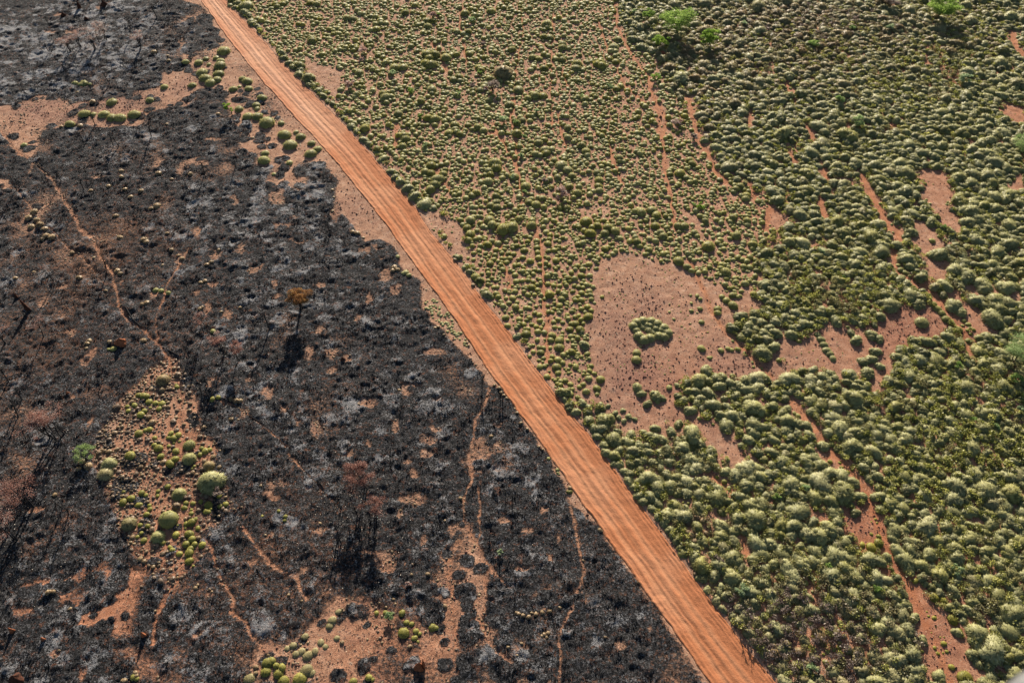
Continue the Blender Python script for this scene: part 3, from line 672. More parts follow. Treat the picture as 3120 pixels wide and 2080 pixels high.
sv(1, 'c', [508,558,45,568,558,60,612,570,28,550,570,50,760,692,78,1020,678,62,572,770,85,635,775,50,705,775,85,760,800,80,815,800,90,912,775,95,475,845,75,160,985,50], .3, 'on the bare strip at the left')
sv(1, 'c', [1677,35,110,1570,35,45], .35, 'at the top edge beside the road')
sv(1, 's', [1050,355,45,1152,415,35,1140,850,25,1725,940,30,1490,780,35,630,690,50,415,860,35,545,860,45,525,625,25,1148,385,25,2270,1300,30,2280,1350,25,2270,1440,30,1170,1220,35,1080,1180,50,740,1270,40,890,1340,40,960,1300,45,850,1290,35,790,1470,45,830,1170,40,830,1210,35,1070,1400,60,1030,1420,40,620,1300,40,1300,1190,40,190,1480,60,230,1440,60,210,1540,60,270,1530,60,250,1500,50,300,1560,50], zone='on the burnt ground at the upper left')
sv(4, 's', [1140,45,30,1170,160,35,1495,160,32,1480,185,22,1700,300,22,1240,215,42,1215,195,30,800,300,50,820,320,40,1110,265,25,815,70,50,985,90,55,1000,110,40,1000,520,50,970,530,40,1370,380,40,1400,370,35,1365,560,40,1380,550,30,720,433,32,1640,550,30,1510,580,30,105,355,38,595,800,40,610,780,40,590,830,35,1500,1525,25,1210,1360,18,1575,1310,50,1575,1175,40,1610,1190,50,1225,1180,38,868,1180,35,1120,1228,38,1015,1297,48,1038,1333,60,1640,1190,40,1440,240,40,1410,260,36,640,210,30,230,310,30,750,790,40,980,780,50,540,350,50,490,175,40,350,70,60,310,60,60,290,80,45], zone='on the burnt ground at the left')
ZI = 'in the unburnt island of the black ground'
sv(4, 'c', [1060,430,50,1100,440,45,1150,455,40,1455,715,45,770,830,50,740,835,30], .25, 'on the burnt ground at the left')
sv(4, 'c', [1205,1090,40,1200,1075,25,868,1225,38,875,1255,40,915,1215,50,975,1150,60,945,1145,50,1000,1155,50,1015,1190,60,1060,1200,50,1105,1205,60,1085,1240,50,1025,1235,25,960,1280,60,985,1255,45,945,1410,65,990,1388,40,1020,1380,50,1055,1440,42,1165,1410,50,1215,1420,55,1185,1440,60,1150,1440,40,1185,1475,30,1225,1465,25,1150,1495,35,1080,1510,70,1055,1490,45,1200,1530,60,1400,1530,60,1430,1520,45,1375,1510,40,1365,1555,40,890,1568,80,1100,1565,45,1450,1175,50,1490,1165,40], .12, ZI)
sv(4, 'c', [1290,1490,92], .3, ZI)
sv(7, 'c', [890,20,75,1095,20,55,1195,40,60,1160,70,70,1365,10,40,1325,90,30,1310,105,25,965,270,55,995,285,40,1080,260,40,1075,290,35,1145,230,45,845,265,30,895,308,60,840,335,65,945,350,60,1018,355,38,1022,382,45,1000,415,50,1270,340,45,1258,372,50,1315,340,42,1305,385,25,1305,410,40,1370,330,40,1420,350,65,1440,380,30,1405,395,50,1425,400,35,1540,345,50,1500,360,40,1495,295,40,1305,470,70,1335,450,40,1270,480,45,1265,510,25,1215,495,18,1350,510,45,957,490,40,1010,500,40,965,545,35,938,570,35,980,595,55,1110,610,50,1200,555,60,1290,550,70,1310,585,60,1270,620,60,1330,620,50,1380,625,60,1300,650,60,1160,640,40,1175,662,45,1222,685,52,1290,735,62,1290,680,70,1320,770,25,1905,400,30,1950,435,36,1945,460,30,1790,430,25], .1, ZI)
sv(7, 's', [1455,25,50,1070,365,25,1600,385,25,1650,370,20,1540,300,30,885,545,30,905,575,45,915,620,30,985,740,45,1045,778,42,1045,825,28,375,285,42,480,1065,35,335,955,50,370,950,40,2185,480,28,1335,920,40,1350,900,30,1480,725,20,850,1555,50,925,1500,40,1745,1460,45,1745,1500,40,1830,1375,30,930,1520,40,1060,1080,25,600,90,70,560,60,60,540,110,50,1970,970,30,2060,1010,25,1210,850,30,1780,220,30], zone='on the burnt ground at the lower left')
sv(7, 'c', [910,1530,50,935,1540,40,1825,1430,80,1858,1415,60,1812,1490,80,1885,1450,50,1927,1462,60,1900,1505,75,1935,1555,85,2045,1540,105], .12, 'on bare soil at the bottom edge, left of the termite mounds')
sv(7, 'd', [1700,1540,90,2020,1370,60,2100,1380,80,2000,1310,60,2190,1290,60,2270,1140,70,2090,1480,100,2150,1350,60,2300,1260,50,2080,1250,60,1960,1330,50,2130,1500,60,2220,1320,50,2060,1350,60,2250,1180,60,2310,1080,50], .5, 'on bare soil near the bottom edge')
sv(8, 'c', [240,1090,40,415,1090,55,445,1155,48,480,1165,45,425,1225,85,510,1215,50,500,1262,50,535,1232,35,523,1287,28,620,1190,62,645,1192,45,188,1530,60,215,1545,36,80,1560,65,300,1085,40], .12, 'on bare soil near the bottom edge, above the termite mounds')
sv(8, 's', [355,995,28,262,1025,22,575,1215,25,468,1320,38,178,1270,22,5,1290,40,708,1045,40,815,310,35,708,462,25,908,630,25,893,670,22,1385,1240,40,1410,1230,40,1370,1250,30,1400,1260,35,1200,1090,40,1240,1110,35,1280,1120,40,1330,1100,40,1370,1090,40,1420,1080,40,1490,1055,30,1140,1325,30,940,1125,20,590,830,40,655,870,30,1650,730,22,2310,1230,28,2030,880,32,1765,520,36,1780,530,24,1210,1100,36,1300,1090,30,1000,1215,22,1200,1380,20,480,830,30,900,660,20,1800,1260,24,1230,1300,30,960,1140,22,370,1030,24], zone='on the burnt ground at the bottom')
sv(8, 'g', [1560,262,48], .15, 'at the burn edge beside the road')
sv(8, 's', [1562,235,40], zone='at the burn edge beside the road')
sv(8, 'c', [1475,110,32,1478,130,26,1415,35,30,1485,140,22], .3, 'at the burn edge beside the road')
sv(5, 's', [110,45,50,80,40,40,150,75,30,360,275,50,380,290,45,350,300,36,1045,1080,30,1080,1100,36,1090,1130,30,1110,1150,30,1130,1170,30,1185,1240,26,1200,1270,30,1225,1340,30,1270,1380,26,1350,1500,26,1375,1520,22,1020,1430,36,120,1215,26,395,1115,30,775,225,36,900,400,40,1480,1150,38,870,810,26,860,790,22,580,430,20,640,690,30,660,680,30,700,740,24,1340,120,0], zone='along the road verge')
sv(5, 'c', [385,205,36,440,310,50,460,330,40,425,315,40], .35, 'along the left road verge')
# the lower corner of the cushion field
sv(5, 'c', [700,62,52,755,35,20,940,160,50,980,152,22,865,212,32,903,222,40,898,262,38,930,287,32,915,340,74,960,320,38,968,290,20,990,430,48,1003,368,40,1053,368,36,1040,412,40,1065,412,42,1112,388,28,1140,382,26,1025,478,48,945,400,42,1186,440,52,1118,435,45,1090,508,42,1125,487,38,1170,487,55,1145,520,45,1200,515,40,1190,548,60,1225,575,45,1260,552,50,1285,555,44,1330,545,35,1185,328,52,1195,372,54,1100,290,55,1120,620,60,1135,675,52,1175,640,22,1215,630,55,1262,730,72,1262,770,38,1340,715,55,1338,772,45,1302,750,20,1310,808,36,1350,822,44,1380,825,40,1310,852,42,1360,857,60,1285,885,36,1380,895,40,1350,910,35,1355,955,55,1385,950,45,1405,940,30,1403,1020,58,1420,985,25,1440,885,45,1480,905,60,1510,925,50,1470,955,70,1480,995,55,1600,952,58,1648,935,22,1655,902,20,1640,885,38,1678,865,52,1550,885,38,1568,745,50,1545,775,36,1695,980,45,1727,998,42,1770,1038,70,1528,1045,52,1565,1073,50,1625,1090,42,1650,1072,46,1745,1100,62,1747,1140,42,1568,1140,52,1615,1162,50,1427,825,38,1488,822,82,1430,770,55,1490,775,75,1440,740,60,1510,720,30,1450,650,45,1480,632,48,1510,655,40,1455,685,44,1490,690,36], .16, 'in the lower tip of the cushion field beside the road')
sv(5, 'c', [1490,537,56,1410,540,38,1450,560,40,1415,580,45,1440,582,40,1537,552,32,1543,598,38,1595,615,44,1620,605,40,1685,612,74,1600,500,50,1640,500,55,1640,560,50,1680,545,55,1705,570,45,1590,400,45,1620,410,50,1650,415,40,1580,440,45,1640,450,55,1390,490,40,1640,332,60,1545,350,60,1525,330,45,1570,312,50,1555,370,45,1410,390,50,1450,400,50,1490,402,44,1520,430,28,1300,412,60,1340,432,50,1318,465,42,1275,365,48,1310,375,46,1280,345,46,1410,115,62,1335,140,55,1340,175,50,1345,210,55,1415,165,50,1455,160,55,1465,230,60,1500,220,40,1560,240,50,1610,265,50,1690,255,58,1740,285,42,1755,215,45,1800,150,60,1820,140,45,1720,180,36,1780,185,40,1320,295,44,1350,300,44,1290,235,60,1240,210,50,1250,160,60,1140,180,50,1175,185,50,1130,240,50,1185,262,50,1210,258,44,1150,215,50,1015,250,60,1040,220,50,1050,190,46,1055,155,50,1045,290,36,1705,365,30,1780,478,38,1673,498,22,1457,457,22,1285,620,50,1320,590,45,1350,600,50,1355,640,50,1300,665,45,1245,665,50,1265,635,40,1330,680,46,1365,690,36,1600,660,60,1650,660,40,1630,700,70,1560,700,60,1570,660,50], .1, 'in the cushion field beside the bare clearing')
# roadside strip of tiny cushions
rs = np.random.default_rng(8)
strip = T(5, [570,510,640,490,720,580,790,690,850,770,870,820,820,805,740,745,650,650,580,570])
cnt = 0
while cnt < 85:
    x, y = rs.uniform(strip[:, 0].min(), strip[:, 0].max()), rs.uniform(strip[:, 1].min(), strip[:, 1].max())
    if inpoly(np.array([x]), np.array([y]), strip)[0]:
        SV.append((x, y, rs.uniform(7, 13), 'c', .35, 'in the low strip of cushions on the left road verge')); cnt += 1
# clearing, large hummocks
sv(5, 'g', [1660,800,90,1640,715,60], .42, 'between the cushion field and the clearing')
def c2(kind, vals, hue, zone):
    for x, y, w_ in np.array(vals, float).reshape(-1, 3): SV.append((1880 + x / 5.227, 940 + y / 5.227, w_ / 5.227, kind, hue, zone))
ZC = 'on the bare red clearing'
c2('c', [315,695,160,310,805,178,380,598,55,1340,615,128,1460,775,70,1500,765,60,1340,200,80,905,160,72,835,45,60,1030,275,42,1080,315,38,1185,50,55,1280,55,52,835,1250,125,1250,1235,145,650,1480,90,120,880,36], .25, ZC)
c2('g', [325,1240,225,380,1350,180,620,1370,260,710,1420,170,490,1500,180,960,1215,130,1070,1235,100,980,1390,160,1060,1450,180,1205,1375,110,1170,1430,120,1420,970,210,1530,1060,150], .38, ZC)
ZR_ = 'among the large hummocks right of the clearing'
sv(6, 'g', [560,395,108,610,520,110,570,490,100,545,580,85,590,600,95,400,605,115,490,630,85,345,690,105,450,715,110,695,620,115,720,650,90,590,690,90,555,720,100,640,720,110,740,730,115,825,660,112,545,855,150,625,815,115,930,585,110,1050,640,115,960,570,110,1110,610,90,1165,640,80,1235,620,100,1345,610,100,1425,525,155,1310,670,60], .42, 'at the right rim of the clearing')
sv(6, 'c', [1635,650,105], .35, 'standing alone on the dark red patch')
sv(6, 'g', [1360,165,150,1470,120,110,1530,215,140,1760,185,150,1650,310,70,1790,400,130,1850,530,135,1905,580,100,2120,620,190,1825,750,120,1190,770,110,1290,730,110,1340,760,90,1320,850,105,1240,920,100,1290,900,100,1260,990,120,1345,950,80,1150,720,75,1770,790,80,1560,460,150,1610,520,120,2060,400,150,1950,330,160,1870,290,140,2060,540,110,2230,520,150,2220,410,150,1560,30,110], .42, 'beside the sandy track at the right')
sv(6, 'c', [1610,150,46,1705,95,50,1475,262,40,1490,290,55,1520,310,50,1685,190,55,1680,495,55,1710,530,60,1740,560,65,1770,590,60,1800,630,70,1830,650,60,1880,700,70,1920,640,42,1950,665,48,1955,775,55,1995,808,45,1020,1480,55], .2, 'along the sandy track at the right')
sv(6, 'c', [925,735,58,945,765,66,965,800,60,985,840,64,1005,865,60,1025,895,60], .35, 'in the short diagonal row right of the clearing')
sv(6, 'c', [130,830,62,262,842,50,310,830,45,335,838,42,185,893,40,485,953,28,540,963,25,130,648,50,88,1088,65,62,1165,65,5,1090,55,420,1240,60,115,1305,40,128,1258,28,238,1310,48,175,1312,32,205,1290,25,370,1375,42,340,1190,40,385,1190,46,770,1000,70,850,1192,36,510,1200,42,585,1280,42,560,1250,42,470,1288,25,765,1270,38,790,1285,44,1100,1000,34,240,560,60,240,585,58,270,475,50,300,500,60,345,535,78,345,465,60,400,440,40,120,555,45,100,470,40,120,490,36,60,520,30,60,570,36,55,465,26], .2, ZC)
sv(6, 'g', [160,980,110,225,1030,105,250,1080,105,330,1060,105,385,1080,100,430,1105,120,180,1130,118,218,1210,140,340,1280,132,55,1250,110,285,1170,70,650,1060,80,700,1075,90,780,1090,80,800,1140,90,960,1020,105,1040,1030,95,880,1090,110,1000,1090,110,940,1120,110,575,1130,100,620,1170,90,700,1170,95,715,1235,75,490,1345,150,550,1360,100,600,1360,70,650,1310,88,455,1455,110,620,1450,108,400,1490,60,780,1340,110,850,1350,100,880,1255,85,1070,1370,165,1120,1310,80,1240,1380,110,1330,1420,130,1420,1450,130,740,1440,110,870,1420,115,960,1490,110,620,1540,120,520,1540,110,1310,1530,140], .42, 'below the bare red clearing')
sv(5, 'g', [1560,1215,80,1650,1200,80,1690,1230,70,1600,1260,90,1560,1240,60,1690,1320,100,1720,1370,90,1750,1430,90,1790,1490,90,1810,1540,90,1780,1280,60,1750,1260,50,1870,1270,60,1890,1300,50,1920,1250,50,1960,1290,60,2000,1310,50,1820,1220,50,1930,1320,50,2140,1370,90,2100,1420,90,2060,1400,60,2260,1400,90,2200,1450,90,2030,1490,100,2100,1530,90,1900,1520,90], .42, 'at the right edge of the road')
sv(8, 'g', [1900,70,80,1930,120,80,1960,180,90,2000,230,90,2030,290,90,2060,330,90,2120,380,80,2160,430,80,2200,470,90,2250,520,90,2290,590,100,2260,560,80,2310,640,80,2100,160,160,2180,50,70,2230,150,120,2130,60,90,1970,20,90,2060,40,80], .42, 'leaning over the right edge of the road')
sv(9, 's', [60,450,60,100,440,60,140,460,60,40,480,50,30,540,60,60,560,60,100,560,60,80,600,60,130,560,50,160,545,45,150,640,50,180,500,40,85,825,42,200,895,48,210,945,44,230,920,40,195,590,40], zone='in the dry patch at the right edge of the road')
sv(9, 'g', [230,1000,90,270,1060,80,380,1150,115,470,1230,120,520,1300,120,480,1270,90,560,1360,90,340,1110,80], .6, 'at the right road edge near the bottom')
sv(9, 'g', [940,80,130,1000,130,130,1170,190,110,1215,290,100,1135,340,80,1180,400,90,1350,290,120,1470,300,100,1200,20,110,1260,50,110,1330,150,120,1440,580,95,1470,660,120,1550,800,90,1640,840,100,1745,890,90,1400,700,90,1470,850,90,1500,950,90,1530,1030,90,1580,1120,90,1640,1280,95,1590,1280,80,2010,1300,130,1880,1220,90,1985,1370,115,2030,1440,90,1750,1520,120,1430,390,60,1440,460,80,1870,1030,90,1900,1090,90], .4, 'beside the long sandy track at the lower right')
sv(9, 'c', [1085,95,36,1130,125,36,1220,140,26,1290,215,22,1320,445,26,1330,470,22,1290,465,18,1290,550,32,1720,985,70,1780,1000,60,1845,1135,82,1890,1215,60,1718,1122,40,1680,1110,24,1785,1297,48,1720,1327,36,1742,1365,36,1805,1352,34,1780,1360,20,1840,1458,52,1930,1530,115,1230,620,50,1340,610,75,1290,640,80,1590,870,50,1700,1222,14,1760,1255,18,1785,1255,18,1728,1185,16,1668,1080,18,1073,60,28], .05, 'on the long sandy track at the lower right')
SV = [s for s in SV if s[2] > 3]

cush, shag, straw = [], [], []           # (x, y, r, h, hue, zone, traced)
for (x, y, w_, kind, hue, zone) in SV:
    hr = {'c': .64, 'g': .68, 's': .75, 'd': .6}[kind]
    _, _, t = ground(x, y); rr_ = w_ / 2 * t / FPX * (1.02 if kind != 's' else .9)
    X, Y, t = ground(x, y, hr * rr_ * .45)
    it = (float(X), float(Y), float(rr_), hr * rr_, hue, zone, True)
    if kind == 's': straw.append(it)
    elif kind == 'g' : shag.append(it)
    elif kind == 'd': cush.append((it[0], it[1], it[2], it[3] * .8, .75, zone, True))
    else: cush.append(it)

# ------------------------------------------------------------------ fill the fields
CELL = 1.0
grid = {}
def near_ok(x, y, r, k):
    cx, cy = int(x // CELL), int(y // CELL); R = int((r + 1.9) // CELL) + 1
    for i in range(cx - R, cx + R + 1):
        for j in range(cy - R, cy + R + 1):
            for (a, b, q) in grid.get((i, j), ()):
                if (a - x) ** 2 + (b - y) ** 2 < ((q + r) * k) ** 2: return False
    return True
def addg(x, y, r): grid.setdefault((int(x // CELL), int(y // CELL)), []).append((x, y, r))
for it in cush + shag + straw: addg(it[0], it[1], it[2])
bare = np.zeros(GX.shape, bool)
for p in VEG_SOIL: bare |= inpoly(QX, QY, p)
fr = np.random.default_rng(21)
def cands(n):
    X = fr.uniform(-80, 108, n); Y = fr.uniform(22, 160, n); px_, py_, _ = pixel(X, Y)
    k = (px_ > -80) & (px_ < 3220) & (py_ > -70) & (py_ < 2150); return X[k], Y[k], px_[k], py_[k]
dRoadR = lambda X, Y: gs(dR, X, Y)
# small cushions
X, Y, px_, py_ = cands(200000)
def jit(px_, py_, X, Y, amp=26): return px_ + (fbm(X, Y, 3.2, 91, 3, .6) - .5) * amp * 2, py_ + (fbm(X, Y, 3.2, 95, 3, .6) - .5) * amp * 2
def in_small(X, Y):
    a, b, _ = pixel(X, Y); a2, b2 = jit(a, b, X, Y)
    return inpoly(a2, b2, SMALL_FIELD) & (gs(track, X, Y) < .6) & ~gs(bare, X, Y)
m = in_small(X, Y); X, Y, px_, py_ = X[m], Y[m], px_[m], py_[m]
cl = fbm(X, Y, 2.6, 33, 3, .6); big = fbm(X, Y, 9, 34, 2); k = 0
def try_small(x, y, r_, sp, hb):
    if dRoadR(x, y) < r_ + .5: return False
    if not near_ok(x, y, r_, sp): return False
    addg(x, y, r_); cush.append((x, y, r_, r_ * fr.uniform(.62, .9), fr.uniform(0, .22) + .18 * hb, None, False)); return True
for i in range(len(X)):
    if cl[i] < .36 - .08 * (big[i] > .5): continue
    r_ = float(np.clip(fr.lognormal(-.76, .36), .2, 1.05))
    if not try_small(X[i], Y[i], r_, .80, big[i]): continue
    k += 1; ax_, ay_, ar = X[i], Y[i], r_
    for q in range(int(fr.integers(0, 5))):
        a = fr.uniform(0, 6.28); r2 = ar * fr.uniform(.6, 1.05); r2 = max(.16, r2); d_ = (ar + r2) * fr.uniform(.52, .75)
        nx_, ny_ = ax_ + math.cos(a) * d_, ay_ + math.sin(a) * d_
        if not in_small(np.array([nx_]), np.array([ny_]))[0]: continue
        if try_small(nx_, ny_, r2, .5, big[i]):
            k += 1
            if fr.random() < .6: ax_, ay_, ar = nx_, ny_, r2
print("small", k)
# large hummocks
X, Y, px_, py_ = cands(160000)
LARGE = inpoly(px_, py_, RIGHT_SIDE) & ~inpoly(px_, py_, SMALL_FIELD)
m = LARGE & (gs(track, X, Y) < .4) & ~gs(bare, X, Y)
X, Y, px_, py_ = X[m], Y[m], px_[m], py_[m]
def zone_amt(px_, py_, zs):
    a = np.zeros(np.shape(px_))
    for (x, y, rx, ry, v) in zs: a = np.maximum(a, v * np.exp(-(((px_ - x) / rx) ** 2 + ((py_ - y) / ry) ** 2)))
    return a
HEATH = [(2450,1900,330,220,1.),(2560,900,230,110,.9),(2950,1300,330,260,.85),(2000,1600,200,120,.5),(2500,1950,330,170,1.),(2850,750,160,160,.5),(2300,1560,220,140,.5),(3000,1750,250,250,.5),(2500,120,200,80,.6),(2900,150,120,120,.6),(2750,250,200,120,.5)]
BROWNZ = [(2450,120,420,180,1.),(2150,200,200,200,.9),(2420,2000,330,180,.9),(2900,100,300,150,.7),(2150,500,150,200,.5)]
hz = zone_amt(px_, py_, HEATH); bz = zone_amt(px_, py_, BROWNZ)
cl = fbm(X, Y, 6, 83, 3); k = 0
for i in range(len(X)):
    if fr.random() < hz[i] * .75: continue
    if cl[i] < .24: continue
    r_ = float(np.clip(fr.lognormal(.0, .27), .5, 1.75)) * (1 - .25 * hz[i])
    if dRoadR(X[i], Y[i]) < r_ * .8: continue
    if gs(bare, X[i], Y[i] - r_ * .8) or gs(track, X[i], Y[i] - r_ * .45) > .6 or gs(bare, X[i] + r_ * .7, Y[i]) or gs(bare, X[i] - r_ * .7, Y[i]): continue
    if max(gs(track, X[i] + dx_ * r_ * .6, Y[i] + dy_ * r_ * .6) for dx_, dy_ in ((1,0),(-1,0),(0,1),(0,-1))) > .6: continue
    if near_ok(X[i], Y[i], r_, .48):
        addg(X[i], Y[i], r_); shag.append((X[i], Y[i], r_, r_ * fr.uniform(.5, .82), float(np.clip(.40 + fr.normal(0, .10) + bz[i] * fr.uniform(.15, .75), .2, 1)), None, False)); k += 1
print("large", k)
# small ones that squeeze between the large hummocks, and seedlings on bare soil
X, Y, px_, py_ = cands(120000)
m = inpoly(px_, py_, RIGHT_SIDE) & (gs(track, X, Y) < .6); X, Y, px_, py_ = X[m], Y[m], px_[m], py_[m]
nb_ = fbm(X, Y, 3.0, 51, 3); k = 0; insf = inpoly(px_, py_, SMALL_FIELD); onb = gs(bare, X, Y)
for i in range(len(X)):
    if onb[i]:
        if nb_[i] < .60: continue
        r_ = fr.uniform(.07, .16)
    elif insf[i]: r_ = fr.uniform(.12, .28)
    else: r_ = fr.uniform(.18, .42)
    if dRoadR(X[i], Y[i]) < r_ + .3: continue
    if near_ok(X[i], Y[i], r_, .92 if not onb[i] else 2.0):
        addg(X[i], Y[i], r_); cush.append((X[i], Y[i], r_, r_ * .75, fr.uniform(.05, .35), None, False)); k += 1
    if k > 4500: break
print("tiny", k)
# straw over the island and the lower ground
ISLE = SOIL_POLYS[1]; LOW = SOIL_POLYS[2]
X, Y, px_, py_ = cands(90000)
wi = world(ISLE); X2 = fr.uniform(wi[:, 0].min(), wi[:, 0].max(), 12000); Y2 = fr.uniform(wi[:, 1].min(), wi[:, 1].max(), 12000); p2, q2, _ = pixel(X2, Y2)
X = np.concatenate([X2, X]); Y = np.concatenate([Y2, Y]); px_ = np.concatenate([p2, px_]); py_ = np.concatenate([q2, py_])
a_ = inpoly(px_, py_, ISLE); b_ = inpoly(px_, py_, LOW); c_ = inpoly(px_, py_, burn_poly) & (gs(soil, X, Y) > .0) & ~a_ & ~b_
nb_ = fbm(X, Y, 4.0, 58, 3); k = 0
for i in range(len(X)):
    if a_[i]: ok = gs(track, X[i], Y[i]) < .3 and fr.random() < (.9 if px_[i] < 440 + .16 * (1700 - py_[i]) else .18)
    elif b_[i]: ok = nb_[i] > .46 and gs(soil, X[i], Y[i]) > .05
    elif c_[i]: ok = nb_[i] > .60
    else: ok = False
    if not ok: continue
    r_ = fr.uniform(.07, .18) if not a_[i] else float(np.clip(fr.lognormal(-1.7, .45), .08, .5))
    if near_ok(X[i], Y[i], r_, .8):
        addg(X[i], Y[i], r_); straw.append((X[i], Y[i], r_, r_ * fr.uniform(.5, .95), float(fr.choice([.1, .5, .9, 1.0])), None, False)); k += 1
    if k > 2600: break
print("straw", k, len(cush), len(shag), len(straw))

# ------------------------------------------------------------------ labels
def where(px_, py_):
    v_ = 'upper' if py_ < 600 else ('lower' if py_ > 1400 else 'middle')
    return v_
LM = [((2060,80),'the bright green tree at the top'),((2155,120),'the round lime tree at the top'),((2866,30),'the green tree at the top right'),((3080,1056),'the pale green tree at the right edge'),
      ((921,939),'the orange tree'),((700,1085),'the two red saplings'),((1112,1495),'the large red burnt tree'),((268,1375),'the bright green shrub'),((1274,2030),'the tall termite mounds'),((370,350),'the row of cushions on the bare strip'),
      ((1990,990),'the ring-shaped hummock'),((1940,1085),'the stacked pair of cushions'),((2810,980),'the lone cushion on the dark red patch'),((510,1580),'the biggest round cushion'),((640,1465),'the biggest shaggy hummock'),((1533,223),'the broad brown hummock'),((2500,1060),'the short diagonal row'),
      ((1760,1290),'the bend where hummocks meet the road'),((2120,1620),'the dry straw patch by the road'),((1736,1489),'the tuft at the burn edge'),((2840,1870),'the cushions on the sandy track'),((2280,1960),'the brown roadside hummocks'),((703,335),'the bright green bush by the road'),((1240,1910),'the yellow cushions at the bottom'),
      ((1310,720),'the road verge gravel'),((1700,1000),'the left rim of the clearing'),((2550,900),'the heath patch right of the clearing'),((2960,1250),'the wide heath patch at the right'),((2720,350),'the pale grey-green shrub'),((2000,600),'the sandy lane through the cushions'),((2500,1950),'the purple heath at the bottom')]
LMx = np.array([l[0] for l in LM], float)
SZ = [(0.35, 'tiny'), (.6, 'small'), (.9, 'medium'), (1.3, 'large'), (1.8, 'very large'), (9, 'huge')]
def szw(r_, q): 
    for s_, w_ in SZ:
        if r_ < s_ * q: return w_
    return 'huge'
used = {}
def label_for(noun, r_, q, X, Y, hue, kindw):
    px_, py_, _ = pixel(X, Y)
    d2 = np.hypot(*(LMx - np.array([px_, py_])).T); i = int(np.argmin(d2)); lx_, ly_ = LM[i][0]
    dx_, dy_ = px_ - lx_, py_ - ly_
    if d2[i] < 26: rel = 'right beside'
    else:
        rel = ('just ' if d2[i] < 110 else ('some way ' if d2[i] < 260 else 'far ')) + (('right of' if dx_ > 0 else 'left of') if abs(dx_) > abs(dy_) * 1.3 else ('below' if dy_ > 0 else 'above') if abs(dy_) > abs(dx_) * 1.3 else (('above' if dy_ < 0 else 'below') + (' and right of' if dx_ > 0 else ' and left of')))
    return f"{szw(r_, q)} {kindw} {noun} {rel} {LM[i][1]}"
def cap(lbl):
    ws = lbl.split(); return ' '.join(ws[:16])

def place(items, name, cat, group, metas, nvar, style, nb, mat, limit, noun, q, protos, massname, masslabel, kindf):
    px_ = [pixel(i[0], i[1])[2] for i in items]
    vis = []
    for n_, it in enumerate(items):
        a, b, d = pixel(it[0], it[1], it[3] * .5); s_ = it[2] / d * FPX
        inside = (-s_ * .2 < a < 3120 + s_ * .2) and (-s_ * .2 < b < 2080 + s_ * .2)
        vis.append((0 if not inside else s_, n_))
    order = sorted(range(len(items)), key=lambda n_: -vis[n_][0])
    chosen = [n_ for n_ in order if vis[n_][0] > 0][:limit]; rest = [n_ for n_ in order if n_ not in set(chosen)]
    meshes = variants(name, style, nvar, nb, mat, .5)
    rg = np.random.default_rng(77)
    proto_done = False
    first = [put(name, me) for me in meshes[:1]][0]
    for c_, n_ in enumerate(chosen):
        X, Y, r_, h_, hue, zone, tr = items[n_]
        if c_ == 0: o = first
        else: o = first.copy(); C.objects.link(o)
        o.data = meshes[int(rg.integers(len(meshes)))]
        st_ = rg.uniform(.9, 1.12)
        o.location = (X, Y, float(gz(X, Y)) - .03); o.rotation_euler = (0, 0, float(rg.uniform(0, 6.28)))
        o.scale = (r_ * st_, r_ / st_, h_ / STYLE_H[style])
        o.color = (float(hue or 0), .5, .5, 1)
        o["category"] = cat; o["group"] = group
        lb = label_for(noun, r_, q, X, Y, hue, kindf(hue or 0)); o["label"] = cap(lb)
    M = Mass(massname, protos)
    for n_ in rest:
        X, Y, r_, h_, hue, zone, tr = items[n_]
        st_ = rg.uniform(.88, 1.14)
        M.add(int(rg.integers(99)), X, Y, float(gz(X, Y)) - .03, r_ * st_, r_ / st_, h_ / STYLE_H[style], float(rg.uniform(0, 6.28)), float(rg.normal(0, .07)), float(hue or 0))
    M.done(mat, label=masslabel, cat=cat, kind="stuff")
STYLE_H = {'cushion': .72, 'shag': .66, 'straw': .6, 'crater': .6}
def prot(style, n, nb, lobes=None): return [tuft(np.random.default_rng(500 + i), style, nb, lobes) for i in range(n)]
def shaglobes(rng):
    n = int(rng.integers(2, 5)); L = [(0, 0, .86, .66, .62, rng.uniform(0, 3))]
    for i in range(n):
        a = rng.uniform(0, 6.28); s_ = rng.uniform(.45, .65); L.append((math.cos(a) * .45, math.sin(a) * .45, s_, s_ * .9, .62 * rng.uniform(.6, .95), rng.uniform(0, 3)))
    return L
_variants = variants
def variants(name, style, n, nb, mat, hue, lobef=None):
    return _variants(name, style, n, nb, mat, 0.5, shaglobes if style == 'shag' else None)
cw = lambda h: 'rounded yellow-green' if h < .2 else ('rounded green' if h < .5 else 'dry brownish')
gw = lambda h: 'shaggy green' if h < .3 else ('shaggy grey-green' if h < .55 else 'brown-tipped')
place(cush, "spinifex_cushion", "spinifex cushion", "rounded spinifex cushions", None, 10, 'cushion', 800, Mspin, 300, "spinifex cushion", .55,
      prot('cushion', 8, 110), "small_spinifex_cushions", "field of many small rounded green spinifex cushions right of the road", cw)
place(shag, "spinifex_hummock", "spinifex hummock", "large shaggy spinifex hummocks", None, 12, 'shag', 1500, Mspin, 300, "spinifex hummock", .9,
      [tuft(np.random.default_rng(700 + i), 'shag', 620, shaglobes(np.random.default_rng(800 + i))) for i in range(8)], "crowded_spinifex_hummocks", "crowded grey-green shaggy spinifex hummocks covering the right side", gw)
place(straw, "straw_tuft", "grass tuft", "dry straw-coloured grass tufts", None, 6, 'straw', 260, Mstraw, 300, "grass tuft", .42,
      prot('straw', 6, 70), "dry_grass_tufts", "scattered tiny dry grass tufts on the soil left of the road", lambda h: 'dry straw-coloured')

